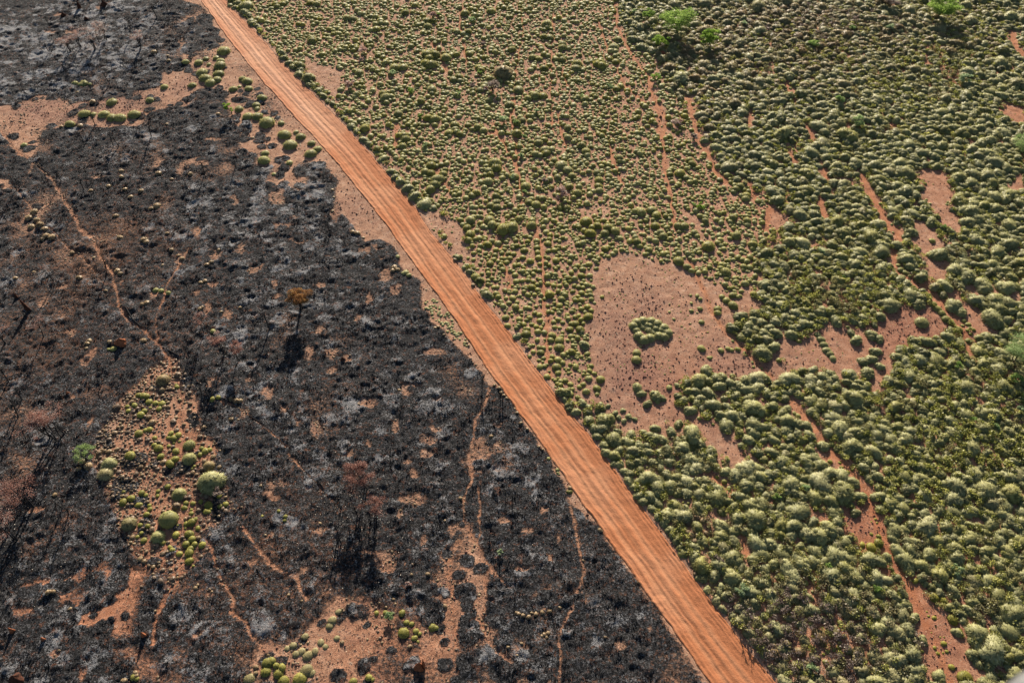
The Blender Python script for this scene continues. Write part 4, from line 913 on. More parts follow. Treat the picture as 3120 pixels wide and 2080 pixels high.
# special plants ----------------------------------------------------
SHORT = False
def lobed(name, nb, lobes, mat, loc, hue, label, cat, group=None, style='shag', seed=1):
    rng = np.random.default_rng(seed); V, F, t_, N = tuft(rng, style, nb, lobes)
    me = mesh_from(name, V, F, mat, {"tint": t_, "hue": np.full(len(V), hue)}, nrm=N)
    o = put(name, me, (loc[0], loc[1], float(gz(loc[0], loc[1])) - .04), label=label, cat=cat, group=group); o.color = (.5, .5, .5, 1); return o
rc = ground(1990, 1000); s_ = rc[2] / FPX / 5.227; yc = 1 / .76
ringl = []
for (x, y, w_) in [(270,260,150),(330,200,150),(430,175,150),(560,180,150),(650,225,160),(740,290,160),(790,370,150),(730,430,150),(640,415,140),(300,330,120),(330,420,160),(400,480,170),(500,450,150),(620,300,120),(540,250,110),(700,330,130),(480,240,110)]:
    lx_ = (x - 575) * s_; ly_ = -(y + 25 - 315) * s_ * yc; ra = w_ / 2 * s_ * 1.15
    ringl.append((lx_, ly_, ra, ra, ra * .8, 0))
for (x, y, w_) in [(420,260,150),(500,310,150),(590,350,140),(610,260,130)]:
    ringl.append(((x - 575) * s_, -(y + 25 - 315) * s_ * yc, w_ / 2 * s_ * 1.1, w_ / 2 * s_ * 1.1, w_ / 2 * s_ * .42, 0))
lobed("ring_hummock", 1500, ringl, Mspin, rc, .36, "huge two-lobed ring-shaped spinifex hummock on the bare red clearing", "spinifex hummock", seed=3)
for (x, y, w_, hue, lb, sd_) in [(7, (1430,190), 200, .42, "biggest shaggy hummock, grey-green, with a hollow dead centre in the unburnt island", 5), (7, (1145,445), 168, .30, "biggest smooth dome-shaped yellow-green cushion in the unburnt island", 6),
        (7, (740,70), 110, .45, "shaggy grey-green hummock right beside the bright green shrub on the left", 7), (7, (715,140), 115, .7, "brownish shaggy hummock just below the bright green shrub on the left", 8), (7, (1220,275), 105, .34, "bright shaggy hummock between the two biggest ones of the unburnt island", 9),
        (7, (1290,35), 105, .34, "bright shaggy hummock at the top of the unburnt island above the hollow one", 10), (7, (875,480), 110, .75, "brown-green shaggy hummock at the left of the unburnt island", 11), (7, (1075,570), 108, .35, "dark green shaggy hummock just below the biggest smooth dome", 12),
        (2, (1105,480), 150, .85, "broad brown-topped hummock standing out in the cushion field", 13), (7, (1425,85), 85, .9, "dry brown hollow hummock above the biggest shaggy one", 14), (4, (1110,1040), 100, .95, "dry brown brush at the top of the unburnt island", 15)]:
    px0 = y[0] / TS + ORG[x][0]; py0 = y[1] / TS + ORG[x][1]; g_ = ground(px0, py0); r_ = w_ / TS / 2 * g_[2] / FPX; g_ = ground(px0, py0, r_ * .35)
    rg = np.random.default_rng(sd_); L = [(0, 0, r_ * .92, r_ * .88, r_ * .82, 0)]
    if sd_ != 6:
        for i in range(5):
            a = rg.uniform(0, 6.28); q = rg.uniform(.4, .6) * r_; L.append((math.cos(a) * r_ * .45, math.sin(a) * r_ * .45, q, q, q * .9, 0))
    lobed("spinifex_hummock", 2200 / max(r_ * r_, .3), L, Mspin, g_, hue, lb, "spinifex hummock", style='shag' if sd_ != 6 else 'cushion', seed=sd_)

# ------------------------------------------------------------------ heath between the hummocks (stuff)
def leafcloud(rng, n, R, sz, hr=.7, shell=.5):
    d = rng.normal(0, 1, (n, 3)); d[:, 2] = np.abs(d[:, 2]); d /= np.linalg.norm(d, axis=1)[:, None]
    p = d * (rng.uniform(shell, 1, (n, 1))) * np.array([R, R, R * hr])
    a = rng.normal(0, 1, (n, 3)); a /= np.linalg.norm(a, axis=1)[:, None]; b = np.cross(a, rng.normal(0, 1, (n, 3))); b /= np.linalg.norm(b, axis=1)[:, None] + 1e-9
    s1 = sz * rng.uniform(.5, 1.3, (n, 1))
    V = np.stack([p - a * s1, p + b * s1 * .6, p + a * s1, p - b * s1 * .6], 1).reshape(-1, 3)
    t_ = np.repeat(np.clip(rng.beta(2, 2.2, n), 0, 1), 4)
    return V, np.arange(n * 4).reshape(n, 4), t_
hp = [leafcloud(np.random.default_rng(900 + i), 46, 1, .24) for i in range(6)]
X, Y, px_, py_ = cands(90000)
m = inpoly(px_, py_, RIGHT_SIDE) & ~inpoly(px_, py_, SMALL_FIELD) & (gs(track, X, Y) < .25) & ~gs(bare, X, Y) & (gs(dR, X, Y) > .6)
X, Y, px_, py_ = X[m], Y[m], px_[m], py_[m]
hz = zone_amt(px_, py_, HEATH); bz = zone_amt(px_, py_, [(2450,1960,380,220,1.),(2450,60,300,90,.8)]); hn = fbm(X, Y, 3, 13, 2)
Mh = Mass("heath_undergrowth", hp); hg = np.random.default_rng(31); k = 0
for i in range(len(X)):
    if hg.random() > .5 + .5 * hz[i]: continue
    r_ = hg.uniform(.18, .5); z = hg.uniform(0, .4) * (.5 + hz[i])
    Mh.add(int(hg.integers(99)), X[i], Y[i], float(gz(X[i], Y[i])) + z, r_, r_, r_ * 1.1, hg.uniform(0, 6), float(hg.normal(0, .12)), float(np.clip(bz[i] * 1.1 * (hg.random() < .75) + (hn[i] > .62) * .4, 0, 1))); k += 1
    if k > 24000: break
Mh.done(Mheath, label="low yellow-green and brown heath growing between the hummocks", cat="heath", kind="stuff")
print("heath", k)

# ------------------------------------------------------------------ trees and saplings
def tube(P, R, n=6):
    P = np.array(P, float); V = []; F = []; R = [q * 1.0 for q in R]
    for i in range(len(P)):
        d = P[min(i + 1, len(P) - 1)] - P[max(i - 1, 0)]; d /= np.linalg.norm(d) + 1e-9
        a = np.cross(d, [0.3, .9, .1]); a /= np.linalg.norm(a); b = np.cross(d, a)
        for k in range(n):
            an = 2 * PI * k / n; V.append(P[i] + (a * math.cos(an) + b * math.sin(an)) * R[i])
    for i in range(len(P) - 1):
        for k in range(n): F.append((i * n + k, i * n + (k + 1) % n, (i + 1) * n + (k + 1) % n, (i + 1) * n + k))
    F.append(tuple([0, 1, 2, 3])); return np.array(V), np.array(F)
def tubes(name, L, mat):
    Vs, Fs, off = [], [], 0
    for P, R in L:
        V, F = tube(P, R); Vs.append(V); Fs.append(F + off); off += len(V)
    return mesh_from(name, np.concatenate(Vs), np.concatenate(Fs), mat, smooth=True)
def make_tree(name, px0, py0, height, crown_r, crown_h, lean, mat_leaf, leaf_n, leaf_sz, hue, trunk_mat, nstem, label, cat, group=None, seed=0, clumps=14, tint=0, trunk_r=.06, gap=.5, crown_kids=None):
    """px0,py0: the foot of the trunk in the survey; height of crown centre, metres"""
    rg = np.random.default_rng(seed); X, Y, _ = ground(px0, py0); z = float(gz(X, Y))
    root = put(name, None, (float(X), float(Y), z - .05), label=label, cat=cat, group=group)
    top = np.array([lean[0], lean[1], height])
    L = []; tips = []
    for s_ in range(nstem):
        b0 = np.array([rg.uniform(-.25, .25), rg.uniform(-.2, .2), 0]) * (nstem > 1) * (1 + crown_r * .3)
        fk = b0 * .5 + top * rg.uniform(.45, .65) + rg.normal(0, .12, 3) * [1, 1, .2]
        mid = (b0 + fk) / 2 + rg.normal(0, .08, 3)
        L.append(([b0, mid, fk], [trunk_r, trunk_r * .8, trunk_r * .6]))
        for j in range(max(3, int(7 / nstem) + 2)):
            a = rg.uniform(0, 6.28); q = rg.uniform(.4, .95)
            e = top + np.array([math.cos(a) * crown_r * q, math.sin(a) * crown_r * q, rg.uniform(-.4, .7) * crown_h])
            m_ = fk * .45 + e * .55 + rg.normal(0, .12, 3)
            L.append(([fk, m_, e], [trunk_r * .5, trunk_r * .28, trunk_r * .1])); tips.append(e)
            for jj in range(3):
                e2 = e + rg.normal(0, .3, 3) * crown_r * .6; L.append(([m_ * .5 + e * .5, e2], [trunk_r * .16, trunk_r * .06]))
    put("trunk", tubes("trunk", L, trunk_mat), parent=root)
    if leaf_n:
        cc = []
        for i in range(clumps):
            if i < len(tips) and rg.random() < .7: c_ = tips[i]
            else:
                d = rg.normal(0, 1, 3); d /= np.linalg.norm(d); c_ = top + d * np.array([crown_r * .78, crown_r * .78, crown_h * .7]) * rg.uniform(.5, 1)
            cc.append(c_)
        Vs, Ts = [], []
        for c_ in cc:
            n_ = int(leaf_n / clumps); R = crown_r * rg.uniform(.26, .42)
            V, F, t_ = leafcloud(rg, n_, R, leaf_sz, .75, gap)
            V[:, 2] -= R * .2; Vs.append(V + c_); Ts.append(np.clip(t_ + tint + rg.normal(0, .09), 0, 1))
        V = np.concatenate(Vs); o = put("crown", mesh_from("crown", V, np.arange(len(V)).reshape(-1, 4), mat_leaf, {"tint": np.concatenate(Ts), "hue": np.full(len(V), hue)}), parent=root); o.color = (.5, .5, .5, 1)
    return root
GB = "grey leafless trees on the upper burnt ground"
for i_, (x, y, h_, r_, lb) in enumerate([(655,345,3.0,2.3,"wide grey leafless tree with a big dark shadow at the upper left"),(560,330,2.6,1.7,"grey leafless tree left of the wide grey one"),(960,330,2.4,1.5,"grey leafless tree above the dark brush at the upper left"),(480,360,2.2,1.4,"small grey leafless tree at the upper left"),(720,280,2.6,1.6,"grey leafless tree right of and above the wide grey one")]):
    make_tree("burnt_tree", x / TS, y / TS, h_, r_, .8, (0, .1), Mleafr, 1400, .05, 0, Mchar, 3, lb, "tree", GB, 60 + i_, 16, tint=.35, trunk_r=.07, gap=.1)
GT = "bright green trees"
make_tree("small_tree", 921, 942, 2.7, 1.65, .95, (0, 0), Mleafo, 9000, .06, 0, Mchar, 4, "round scorched orange tree on thin black stems in the burnt ground", "tree", seed=1, clumps=22, trunk_r=.08)
RS = "fire-scorched saplings with red leaves"
make_tree("scorched_sapling", 688, 1078, 2.6, 1.25, .55, (-.15, .1), Mleafr, 2600, .055, 0, Mchar, 2, "middle one of three red-leaved saplings right of the winding sand track", "sapling", RS, 2, 16, trunk_r=.075, gap=.1)
make_tree("scorched_sapling", 730, 1096, 2.3, 1.15, .4, (-.1, .1), Mleafr, 2200, .055, 0, Mchar, 1, "right one of three red-leaved saplings right of the winding sand track", "sapling", RS, 3, 14, trunk_r=.075, gap=.1)
make_tree("scorched_sapling", 621, 1012, 2.3, 1.15, .4, (0, .1), Mleafr, 620, .05, 0, Mchar, 1, "upper left one of three red-leaved saplings right of the winding sand track", "sapling", RS, 4, 12, tint=.05, trunk_r=.07, gap=.1)
make_tree("scorched_tree", 1112, 1497, 2.9, 1.75, .9, (-.3, .2), Mleafr, 8500, .055, 0, Mchar, 2, "large red-leaved burnt tree with a pale green spot above the dark thicket", "tree", RS, 5, 22, trunk_r=.07, gap=.1)
make_tree("scorched_sapling", 1142, 1575, 2.4, 1.35, .6, (.1, .1), Mleafr, 2600, .055, 0, Mchar, 2, "smaller red sapling below and right of the large red-leaved burnt tree", "sapling", RS, 6, 14, trunk_r=.075, gap=.1)
make_tree("scorched_tree", 193, 1318, 3.0, 1.9, .8, (-.8, .2), Mleafr, 3000, .055, 0, Mchar, 3, "thin brown-red burnt tree with many stems at the left edge", "tree", RS, 7, 22, tint=.0, trunk_r=.06, gap=.1)
make_tree("scorched_tree", 165, 1342, 2.9, 2.0, .8, (-1.0, .3), Mleafr, 2000, .055, 0, Mchar, 3, "leaning burnt tree with sparse red leaves just below the many-stemmed one", "tree", RS, 8, 18, trunk_r=.08, gap=.1)
make_tree("scorched_sapling", 134, 1028, 2.5, 1.4, .6, (0, .1), Mleafr, 500, .05, 0, Mchar, 1, "sparse red sapling near the left edge above the leaning trees", "sapling", RS, 9, 12, trunk_r=.075, gap=.1)
make_tree("scorched_tree", 95, 1540, 2.9, 2.2, .9, (-.4, .2), Mleafr, 3600, .055, 0, Mchar, 4, "wide thin red-leaved tree at the left edge below the leaning trees", "tree", RS, 10, 24, trunk_r=.08, gap=.1)
make_tree("scorched_tree", 50, 1640, 2.9, 2.0, .9, (-.5, .2), Mleafr, 2000, .055, 0, Mchar, 3, "lowest red-leaved burnt tree at the left edge", "tree", RS, 11, 20, trunk_r=.08, gap=.1)
make_tree("scorched_sapling", 20, 1050, 2.4, 1.5, .6, (-.4, .1), Mleafr, 700, .05, 0, Mchar, 2, "red-brown sapling cut by the left edge", "sapling", RS, 12, 12, trunk_r=.075, gap=.1)
make_tree("green_tree", 2068, 104, 2.6, 3.1, 1.2, (-.4, .1), Mleafg, 7000, .10, .15, Mbark, 3, "widest bright green tree at the top right of the cushion field", "tree", GT, 13, 30, tint=.12, trunk_r=.12, gap=.3)
make_tree("green_tree", 2162, 146, 1.9, 1.75, 1.3, (-.2, .1), Mleafg, 4200, .10, 0, Mbark, 2, "round lime-green tree right of the widest green tree", "tree", GT, 14, 20, tint=.2, trunk_r=.08, gap=.3)
make_tree("green_tree", 2012, 147, 1.4, 1.4, 1.0, (0, .1), Mleafg, 2600, .09, 0, Mbark, 2, "small lime-green tree below the widest green tree", "tree", GT, 15, 14, tint=.18, trunk_r=.06, gap=.3)
make_tree("green_tree", 1971, 72, 1.5, 1.3, .9, (0, .1), Mleafg, 2200, .09, .15, Mbark, 2, "small green tree left of the widest green tree", "tree", GT, 16, 14, tint=.1, trunk_r=.06, gap=.3)
make_tree("green_tree", 2850, 52, 2.3, 3.1, 1.2, (.5, .1), Mleafg, 7000, .11, .1, Mbark, 3, "wide green tree cut by the top edge at the right", "tree", GT, 17, 26, tint=.08, trunk_r=.12, gap=.3)
make_tree("green_tree", 3085, 1105, 2.7, 2.3, 1.3, (0, .1), Mleafg, 5200, .07, .6, Mbark, 3, "feathery pale green tree at the right edge", "tree", GT, 18, 22, tint=.1, trunk_r=.07, gap=.3)
make_tree("green_tree", 3105, 470, 2.2, 2.0, 1.2, (0, .1), Mleafg, 2200, .08, .5, Mbark, 2, "thin green tree at the right edge in the upper part", "tree", GT, 19, 16, tint=.1, trunk_r=.06, gap=.3)
make_tree("green_shrub", 268, 1400, 1.2, 1.35, .6, (-.1, .1), Mleafg, 2200, .05, .45, Mchar, 3, "bright green shrub resprouting beside a grey hummock on the left", "shrub", "bright shrubs", 20, 14, tint=.1, trunk_r=.07, gap=.2)
make_tree("green_shrub", 705, 352, 1.3, .9, .8, (-.1, .1), Mleafg, 1800, .06, 0, Mbark, 2, "bright lime bush among cushions at the upper left of the road", "shrub", "bright shrubs", 21, 12, tint=.2, trunk_r=.07, gap=.2)

def make_bush(x, y, w_, hue, mat, tint, name, label, group, seed):
    g_ = ground(x, y); r_ = w_ / 2 * g_[2] / FPX; g_ = ground(x, y, r_ * .4); rg = np.random.default_rng(seed)
    root = put(name, None, (float(g_[0]), float(g_[1]), float(gz(g_[0], g_[1])) - .04), label=label, cat="shrub", group=group)
    L = []; Vs = []; Ts = []
    for i in range(9):
        a = rg.uniform(0, 6.28); q = rg.uniform(.15, .75) * r_; e = np.array([math.cos(a) * q, math.sin(a) * q, r_ * rg.uniform(.45, .95)])
        L.append(([np.array([0, 0, 0.]), e * .5 + rg.normal(0, .05, 3) * r_, e], [.03 * r_ + .01, .02 * r_ + .006, .006]))
        V, F, t_ = leafcloud(rg, int(60 + 60 * r_), r_ * rg.uniform(.3, .45), .05 + .03 * r_, .8, .2); Vs.append(V + e); Ts.append(np.clip(t_ + tint + rg.normal(0, .08), 0, 1))
    put("stems", tubes("stems", L, Mbark), parent=root)
    V = np.concatenate(Vs); o = put("foliage", mesh_from("foliage", V, np.arange(len(V)).reshape(-1, 4), mat, {"tint": np.concatenate(Ts), "hue": np.full(len(V), hue)}), parent=root); o.color = (.5, .5, .5, 1)
BUSH = [(2,475,625,62,.1,.15,'bright'),(2,2145,535,80,.1,.15,'bright'),(2,940,495,46,.2,.1,'bright'),(2,540,800,50,.2,.05,'bright'),(2,440,75,34,.1,.1,'bright'),(2,660,105,34,.2,.1,'bright'),(2,725,200,34,.2,.1,'bright'),
        (2,890,145,60,.8,.1,'pale'),(2,235,255,44,.8,.1,'pale'),(2,350,505,60,.9,.1,'pale'),(2,800,640,50,.7,.1,'pale'),(2,1330,760,50,.8,.1,'pale'),(2,1110,820,84,.9,.15,'pale'),(2,1190,835,50,.5,.1,'pale'),(2,800,900,40,.6,.1,'pale'),(2,1245,930,40,.5,.1,'pale'),
        (2,1225,1060,54,.8,.1,'pale'),(2,570,1000,50,.8,.0,'pale'),(2,1255,1310,40,.5,.1,'pale'),(2,1175,1210,50,.9,.1,'pale'),(2,1640,660,40,.6,.1,'pale'),(2,1830,600,60,.9,.1,'pale'),(2,2000,90,50,.7,.1,'pale'),
        (3,125,1410,62,.0,.15,'bright'),(3,75,1395,40,.3,.1,'bright'),(3,340,700,36,.1,.15,'bright'),(3,1190,840,110,.6,.15,'pale'),(3,1920,545,110,1.,.15,'pale'),(3,890,310,90,.3,0.,'bright'),(3,420,165,50,.9,.1,'pale'),(3,1075,690,80,.4,.1,'pale'),(3,1160,200,60,.5,.1,'bright'),(3,1400,190,80,1.,.1,'pale'),
        (6,760,590,34,.1,.1,'bright'),(6,1780,5,50,.3,.1,'bright'),(6,1105,350,36,.2,.1,'bright'),(6,935,690,30,.4,0,'bright'),(6,1890,960,80,.2,.05,'bright'),(6,2280,1050,100,.3,0,'bright'),(6,2140,1370,70,.6,0,'pale'),(6,1970,1310,80,.2,0,'bright'),(6,2300,1240,60,.9,.1,'pale'),(6,950,170,60,.9,.05,'pale'),
        (8,330,1110,90,.75,.05,'pale'),(8,1080,680,50,1.,.25,'pale'),(9,400,940,110,1.,.15,'pale'),(9,1000,770,60,.2,.1,'bright'),(9,1330,930,80,.2,.05,'bright'),(9,880,1470,90,.8,.2,'pale'),(9,640,300,70,.2,.1,'bright'),(9,840,240,70,.7,.1,'pale'),(9,1870,800,90,.8,.1,'pale')]
for i, (k_, x, y, w_, hue, tn, word) in enumerate(BUSH):
    X0, Y0 = x / TS + ORG[k_][0], y / TS + ORG[k_][1]; gX, gY, _ = ground(X0, Y0)
    make_bush(X0, Y0, w_ / TS, hue, Mleafg, tn, "green_shrub", cap(label_for("leafy shrub", w_ / 60, .9, gX, gY, 0, "bright green" if word == 'bright' else "pale grey-green")), "leafy shrubs among the spinifex", 40 + i)
DEADB = [(2,625,110,72),(2,895,585,54),(2,985,605,42),(2,965,305,50),(2,60,580,80),(2,1390,1230,50),(2,1500,1330,120),(2,1030,590,120),(2,150,350,80),(3,80,940,70),(2,2290,840,80),(3,1420,30,120),(9,370,700,0),(9,250,720,90),(9,150,740,60),(5,1200,745,34),(5,1262,830,30),(7,1480,280,90),(8,460,900,50)]
for i, (k_, x, y, w_) in enumerate(DEADB):
    if w_ < 5: continue
    X0, Y0 = x / TS + ORG[k_][0], y / TS + ORG[k_][1]; gX, gY, _ = ground(X0, Y0)
    make_bush(X0, Y0, w_ / TS, 1.0, Mheath if i % 2 else Mleafr, .25, "dead_shrub", cap(label_for("dead shrub", w_ / 60, .9, gX, gY, 0, "dry greyish-brown")), "dead shrubs", 140 + i)

# burnt bare saplings: thin charred sticks whose long shadows streak the ash
def stick(px0, py0, h, label, seed, group="bare charred saplings", crown=.6, lean=.12):
    rg = np.random.default_rng(seed); X, Y, _ = ground(px0, py0)
    root = put("charred_sapling", None, (float(X), float(Y), float(gz(X, Y)) - .05), label=label, cat="sapling", group=group)
    L = []; top = np.array([rg.normal(0, lean) * h, rg.normal(0, lean) * h, h]); mid = top * .5 + rg.normal(0, .06, 3) * h * .5
    rr0 = .042 + .014 * h
    L.append(([np.zeros(3), mid, top], [rr0, rr0 * .8, rr0 * .5]))
    put("trunk", tubes("trunk", L, Mchar), parent=root)
    B = []
    for i in range(int(7 + 4 * h)):
        q = rg.uniform(.45, 1); s_ = (mid * (1 - q) * 2 + top * (2 * q - 1)) if q > .5 else mid * q * 2
        a = rg.uniform(0, 6.28); l_ = rg.uniform(.2, .5) * crown * h * .6
        e = s_ + np.array([math.cos(a) * l_, math.sin(a) * l_, l_ * rg.uniform(.3, 1.1)])
        B.append(([s_, e], [rr0 * .45, rr0 * .2]))
        for j in range(3): B.append(([s_ * .4 + e * .6, e + rg.normal(0, .4, 3) * l_], [rr0 * .22, rr0 * .1]))
    put("twigs", tubes("twigs", B, Mchar), parent=root)
STK = [(1,340,178,2.2),(1,340,362,2.2),(1,545,322,1.8),(1,485,356,1.8),(1,1075,128,3.0),(1,895,242,2.4),(1,750,572,2.6),(1,650,857,2.6),(1,1035,937,3.2),(1,812,1002,2.8),(1,775,1000,2.4),(1,1608,1142,2.2),(1,1395,1190,2.8),(1,115,1302,3.0),(1,420,1242,2.2),(1,575,1302,2.4),(1,1305,50,1.2),
       (1,650,335,3.0),(1,680,300,3.0),(1,715,262,2.8),(1,960,335,2.2),(1,640,640,1.8),(1,1275,1290,1.4),(4,728,327,3.0),(4,1840,702,3.6),(4,2255,45,2.4),(5,960,1085,2.6),(5,1085,1190,1.8),(5,1100,1200,1.8),(5,640,1180,1.4),(7,340,1462,1.8),(4,125,1300,3.4),(4,360,1400,3.2),(4,345,1450,3.0),(4,420,1440,3.0),(4,370,380,2.2),
       (8,110,430,2.4),(8,200,470,1.6),(8,60,560,1.8),(8,140,620,1.6),(8,-20,640,1.5),(8,230,600,1.3),(8,1165,340,1.6),(8,1080,760,1.4),(8,1020,480,1.4),(4,1290,890,2.0),(4,1340,930,1.8),(4,1420,1080,2.4),(4,1380,1150,2.2),(4,1440,1190,2.2),(4,60,1060,2.4),(4,150,1180,2.6),(7,430,380,2.6),(7,470,420,2.6),(7,120,420,2.6),(7,50,560,2.8),(7,2330,620,2.4),(7,2310,560,2.4),
       (9,370,1180,1.6),(9,420,1200,1.6),(2,1560,1300,1.2),(3,480,430,2.2),(3,1040,350,1.6)]
for i, (k_, x, y, h) in enumerate(STK):
    X0, Y0 = x / TS + ORG[k_][0], y / TS + ORG[k_][1]; gX, gY, _ = ground(X0, Y0)
    stick(X0, Y0, h * .82, cap(label_for("leafless sapling", h / 3, .9, gX, gY, 0, "thin charred")), 300 + i)

# ------------------------------------------------------------------ termite mounds, logs
def mound(px0, py0, w_px, h, mat, label, seed, spike=0, lean=(0, 0)):
    rg = np.random.default_rng(seed); X, Y, t = ground(px0, py0); r_ = w_px / 2 * t / FPX
    nu, nv = 20, 10; V = []
    for j in range(nv):
        f = j / (nv - 1); rad = r_ * (1 - f ** (1.4 + spike)) * (1 if spike == 0 else (1 - .5 * f)) + .02
        for i in range(nu):
            a = 2 * PI * i / nu; q = 1 + .22 * math.sin(3 * a + seed + 3 * f) + rg.normal(0, .06)
            V.append((rad * q * math.cos(a) + lean[0] * f * h, rad * q * math.sin(a) * .8 + lean[1] * f * h, f * h * (1 + rg.normal(0, .02)) - .05))
    F = [(j * nu + i, j * nu + (i + 1) % nu, (j + 1) * nu + (i + 1) % nu, (j + 1) * nu + i) for j in range(nv - 1) for i in range(nu)]
    V.append((lean[0] * h, lean[1] * h, h * 1.02)); n_ = len(V) - 1
    F3 = [((nv - 1) * nu + i, (nv - 1) * nu + (i + 1) % nu, n_) for i in range(nu)]
    me = mesh_from("termite_mound", V, [np.array(F), np.array(F3)], mat, smooth=True)
    put("termite_mound", me, (float(X), float(Y), float(gz(X, Y))), label=label, cat="termite mound", group="termite mounds")
def M_(k, x, y): return x / TS + ORG[k][0], y / TS + ORG[k][1]
for i, (k_, x, y, w_, h, b, sp, ln, lb) in enumerate([
    (1,548,66,26,1.5,1,1,(0,0),"dark narrow termite mound near the top left with a long shadow"),(1,715,45,50,1.1,1,0,(0,0),"broad dark red termite mound at the top, left of the road"),(1,435,112,34,.7,1,0,(0,0),"low dark mound below the narrow one at the top left"),(1,590,138,28,.6,1,0,(0,0),"small dark mound right of the low one at the top left"),
    (4,200,575,30,1.9,1,1.5,(-.25,.1),"tall leaning black termite mound at the left edge"),(4,115,485,26,.8,1,0,(0,0),"small black mound above the tall leaning one"),(4,830,800,78,1.0,0,0,(0,0),"broad red termite mound left of the winding sand track"),(4,465,1142,22,.4,0,0,(0,0),"small red mound beside a soil spot left of the island"),
    (7,88,1218,36,1.0,0,1,(0,0),"orange-topped narrow mound near the lower left corner"),(7,300,1275,26,.6,0,0,(0,0),"small dark red mound right of the orange-topped one"),(7,988,1250,32,.9,0,1,(0,0),"narrow red termite mound on black ash below the island"),(7,120,1545,90,.9,1,0,(0,0),"large dark mound in the bottom left corner"),
    (8,528,1470,62,1.5,0,0,(.1,0),"wide jagged termite mound at the bottom, left of the thin spike"),(8,563,1462,20,2.2,0,1.2,(.03,0),"thin spike-shaped termite mound at the bottom edge"),(2,1290,1070,34,.35,0,0,(0,0),"low red mound in a bare pocket of the cushion field"),(2,2180,802,16,.4,1,0,(0,0),"tiny dark mound on the pale sand pocket"),
    (5,10,905,34,.5,1,0,(0,0),"low dark red mound in the middle of the burnt ground"),(3,0,0,0,0,0,0,(0,0),""),(2,2190,375,60,.7,0,0,(0,0),"red earth mound below the small lime-green tree")]):
    if w_: mound(*M_(k_, x, y), w_ / TS, h, Mmoundb if b else Mmound, lb, 400 + i, sp, ln)
def log(pts, r_, label, seed):
    rg = np.random.default_rng(seed); P = []
    for (x, y) in pts:
        X, Y, _ = ground(x, y); P.append(np.array([float(X), float(Y), float(gz(X, Y)) + r_ * .6]))
    o0 = P[0].copy(); me = tubes("fallen_log", [([p - o0 for p in P], list(np.linspace(r_, r_ * .5, len(P))))], Mchar)
    put("fallen_log", me, tuple(o0), label=label, cat="log", group="charred fallen logs")
log([M_(4, 860, 560), M_(4, 910, 640), M_(4, 960, 680), M_(4, 1000, 690)], .12, "long charred log lying along the bend of the sand track", 1)
log([M_(4, 1110, 825), M_(4, 1170, 855), M_(4, 1225, 885)], .10, "charred log across the sand track above the island", 2)
log([M_(1, 240, 1120), M_(1, 290, 1150), M_(1, 340, 1195)], .10, "charred log on the sand track at the left", 3)
log([M_(4, 1700, 1290), M_(4, 1760, 1325), M_(4, 1800, 1345)], .08, "thin charred log right of the island", 4)
log([M_(7, 2170, 190), M_(7, 2210, 240)], .08, "short charred log on the faint track in the middle", 5)

# ------------------------------------------------------------------ loose stuff: burnt stubble, leaf litter, stones
def scatter_tris(name, X, Y, L, wd, mat, label, cat, seed, up=.7, n_per=3):
    rg = np.random.default_rng(seed); n = len(X) * n_per; x = np.repeat(X, n_per) + rg.normal(0, .09, n); y = np.repeat(Y, n_per) + rg.normal(0, .09, n)
    z = gz(x, y) - .02; l_ = L * rg.uniform(.4, 1.4, n); a = rg.uniform(0, 6.28, n)
    tip = np.stack([x + np.cos(a) * l_ * (1 - up), y + np.sin(a) * l_ * (1 - up), z + l_ * up], 1); b = rg.uniform(0, 6.28, n); w_ = wd * rg.uniform(.5, 1.5, n)
    p1 = np.stack([x - np.cos(b) * w_, y - np.sin(b) * w_, z], 1); p2 = np.stack([x + np.cos(b) * w_, y + np.sin(b) * w_, z], 1)
    V = np.stack([p1, p2, tip], 1).reshape(-1, 3)
    me = mesh_from(name, V, np.arange(n * 3).reshape(n, 3), mat, {"tint": np.repeat(rg.uniform(0, 1, n), 3), "hue": np.full(n * 3, .0)})
    put(name, me, label=label, cat=cat, kind="stuff")
X, Y, px_, py_ = cands(420000)
m = inpoly(px_, py_, burn_poly) & (((gs(soil, X, Y) < .05) & (fbm(X, Y, 1.1, 17, 3) > .535)) | ((gs(track, X, Y) < .3) & (py_ > 1300) & (fr.random(len(X)) < .10)))
scatter_tris("burnt_stubble", X[m], Y[m], .17, .05, Mchar, "charred grass stubble on the black burnt ground", "burnt stubble", 5)
X, Y, px_, py_ = cands(260000)
LIT = [(130,1400,190,230,1.),(330,130,420,130,.45),(240,200,200,80,.6),(1070,1560,130,170,1.),(730,1180,160,130,.8),(60,1600,150,200,1.),(900,1700,300,200,.35),(650,1050,120,90,.6),(1500,1500,500,400,.08),(500,900,700,500,.06)]
la = zone_amt(px_, py_, LIT); m = inpoly(px_, py_, burn_poly) & (fr.random(len(X)) < la * .42)
def flakes(name, X, Y, s, mat, label, cat, seed):
    rg = np.random.default_rng(seed); n = len(X); z = gz(X, Y) + .03 + rg.uniform(0, .04, n); a = rg.uniform(0, 6.28, n); s_ = s * rg.uniform(.5, 1.4, n)
    d = np.stack([np.cos(a), np.sin(a), rg.uniform(-.5, .5, n)], 1) * s_[:, None]; e = np.stack([-np.sin(a), np.cos(a), rg.uniform(-.5, .5, n)], 1) * s_[:, None] * .5
    p = np.stack([X, Y, z], 1); V = np.stack([p - d, p + e, p + d, p - e], 1).reshape(-1, 3)
    me = mesh_from(name, V, np.arange(n * 4).reshape(n, 4), mat, {"tint": np.repeat(rg.uniform(0, 1, n), 4), "hue": np.zeros(n * 4)}); put(name, me, label=label, cat=cat, kind="stuff")
flakes("leaf_litter", X[m], Y[m], .05, Mlitter, "pale fallen leaves on the ash around the burnt trees", "leaf litter", 6)
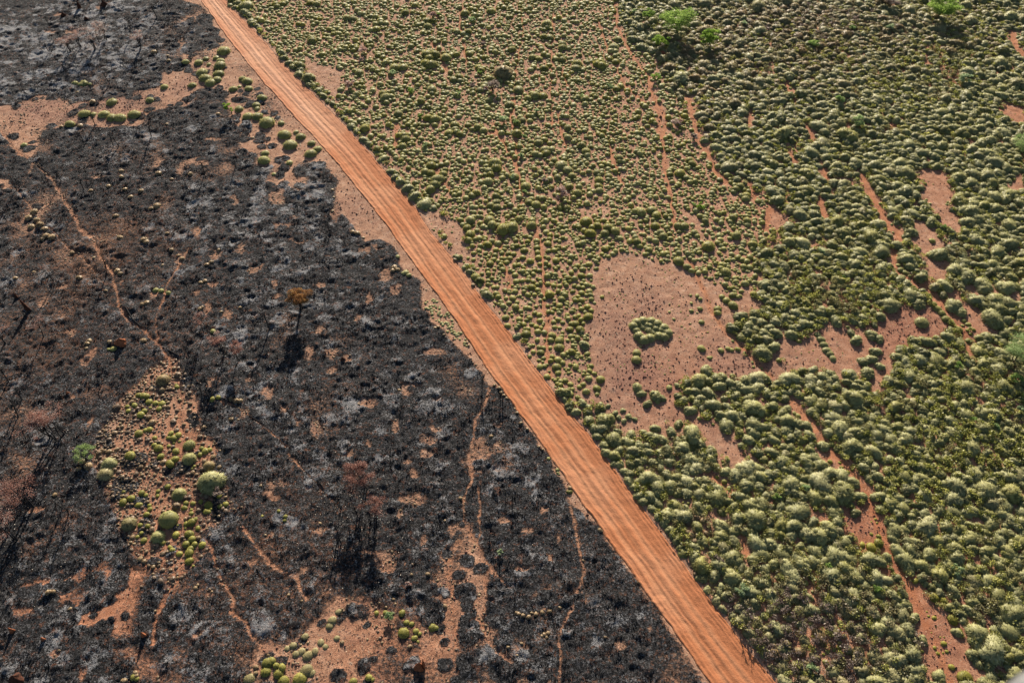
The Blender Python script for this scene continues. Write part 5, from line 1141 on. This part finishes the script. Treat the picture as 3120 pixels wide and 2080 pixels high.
X, Y, px_, py_ = cands(300000)
so_ = gs(soil, X, Y); m = (so_ > .3) & ~gs(inr, X, Y) & ((fbm(X, Y, 2.2, 87, 4, .6) > .56) | (gs(dE, X, Y) < 2.5) & (fr.random(len(X)) < .35)) & (fr.random(len(X)) < .55)
flakes("dry_litter", X[m], Y[m], .055, Mdry, "sparse dry grass litter on the bare soil and road verges", "dry litter", 16)
X, Y, px_, py_ = cands(330000)
gr = gs(grav, X, Y); so_ = gs(soil, X, Y); onroad = gs(inr, X, Y)
m = (so_ > .2) & ~onroad & (fr.random(len(X)) < .13 + .7 * gr); X, Y = X[m], Y[m]
rg = np.random.default_rng(9); n = len(X)
oc = np.array([[1,0,0],[-1,0,0],[0,1,0],[0,-1,0],[0,0,1],[0,0,-.3]], float); of = np.array([[0,2,4],[2,1,4],[1,3,4],[3,0,4]])
s_ = (.035 + .12 * rg.random(n) ** 3)[:, None, None]
V = oc[None] * s_ * rg.uniform(.6, 1.3, (n, 6, 3)) + np.stack([X, Y, gz(X, Y)], 1)[:, None, :]
me = mesh_from("stones", V.reshape(-1, 3), (of[None] + np.arange(n)[:, None, None] * 6).reshape(-1, 3), Mstone)
put("stones", me, label="small dark ironstone gravel strewn over the bare red soil", cat="gravel", kind="stuff")
print("stones", n)

# ------------------------------------------------------------------ the aircraft the picture was taken from: end of its strut
fwd = Vector((0, CT, -ST)); rgt = Vector((1, 0, 0)); upv = rgt.cross(fwd)
def atcam(px_, py_, dist): return Vector((0, 0, CAMH)) + (fwd + rgt * ((px_ - W0 / 2) / FPX) + upv * ((H0 / 2 - py_) / FPX)) * dist
p0 = atcam(3075, 2135, 1.6); p1 = atcam(3420, 1985, 1.6)
ax = (p1 - p0).normalized(); P = [p0 - ax * .05, p0, p0 + ax * .04, p0 + ax * .12, p1]; R = [.004, .026, .036, .04, .04]
o0 = P[0].copy()
put("aircraft_strut", tubes("aircraft_strut", [([np.array(p - o0) for p in P], R)], Mmetal), tuple(o0), label="pale grey end of an aircraft strut in the bottom right corner", cat="aircraft strut")
print("objects", len(bpy.data.objects))
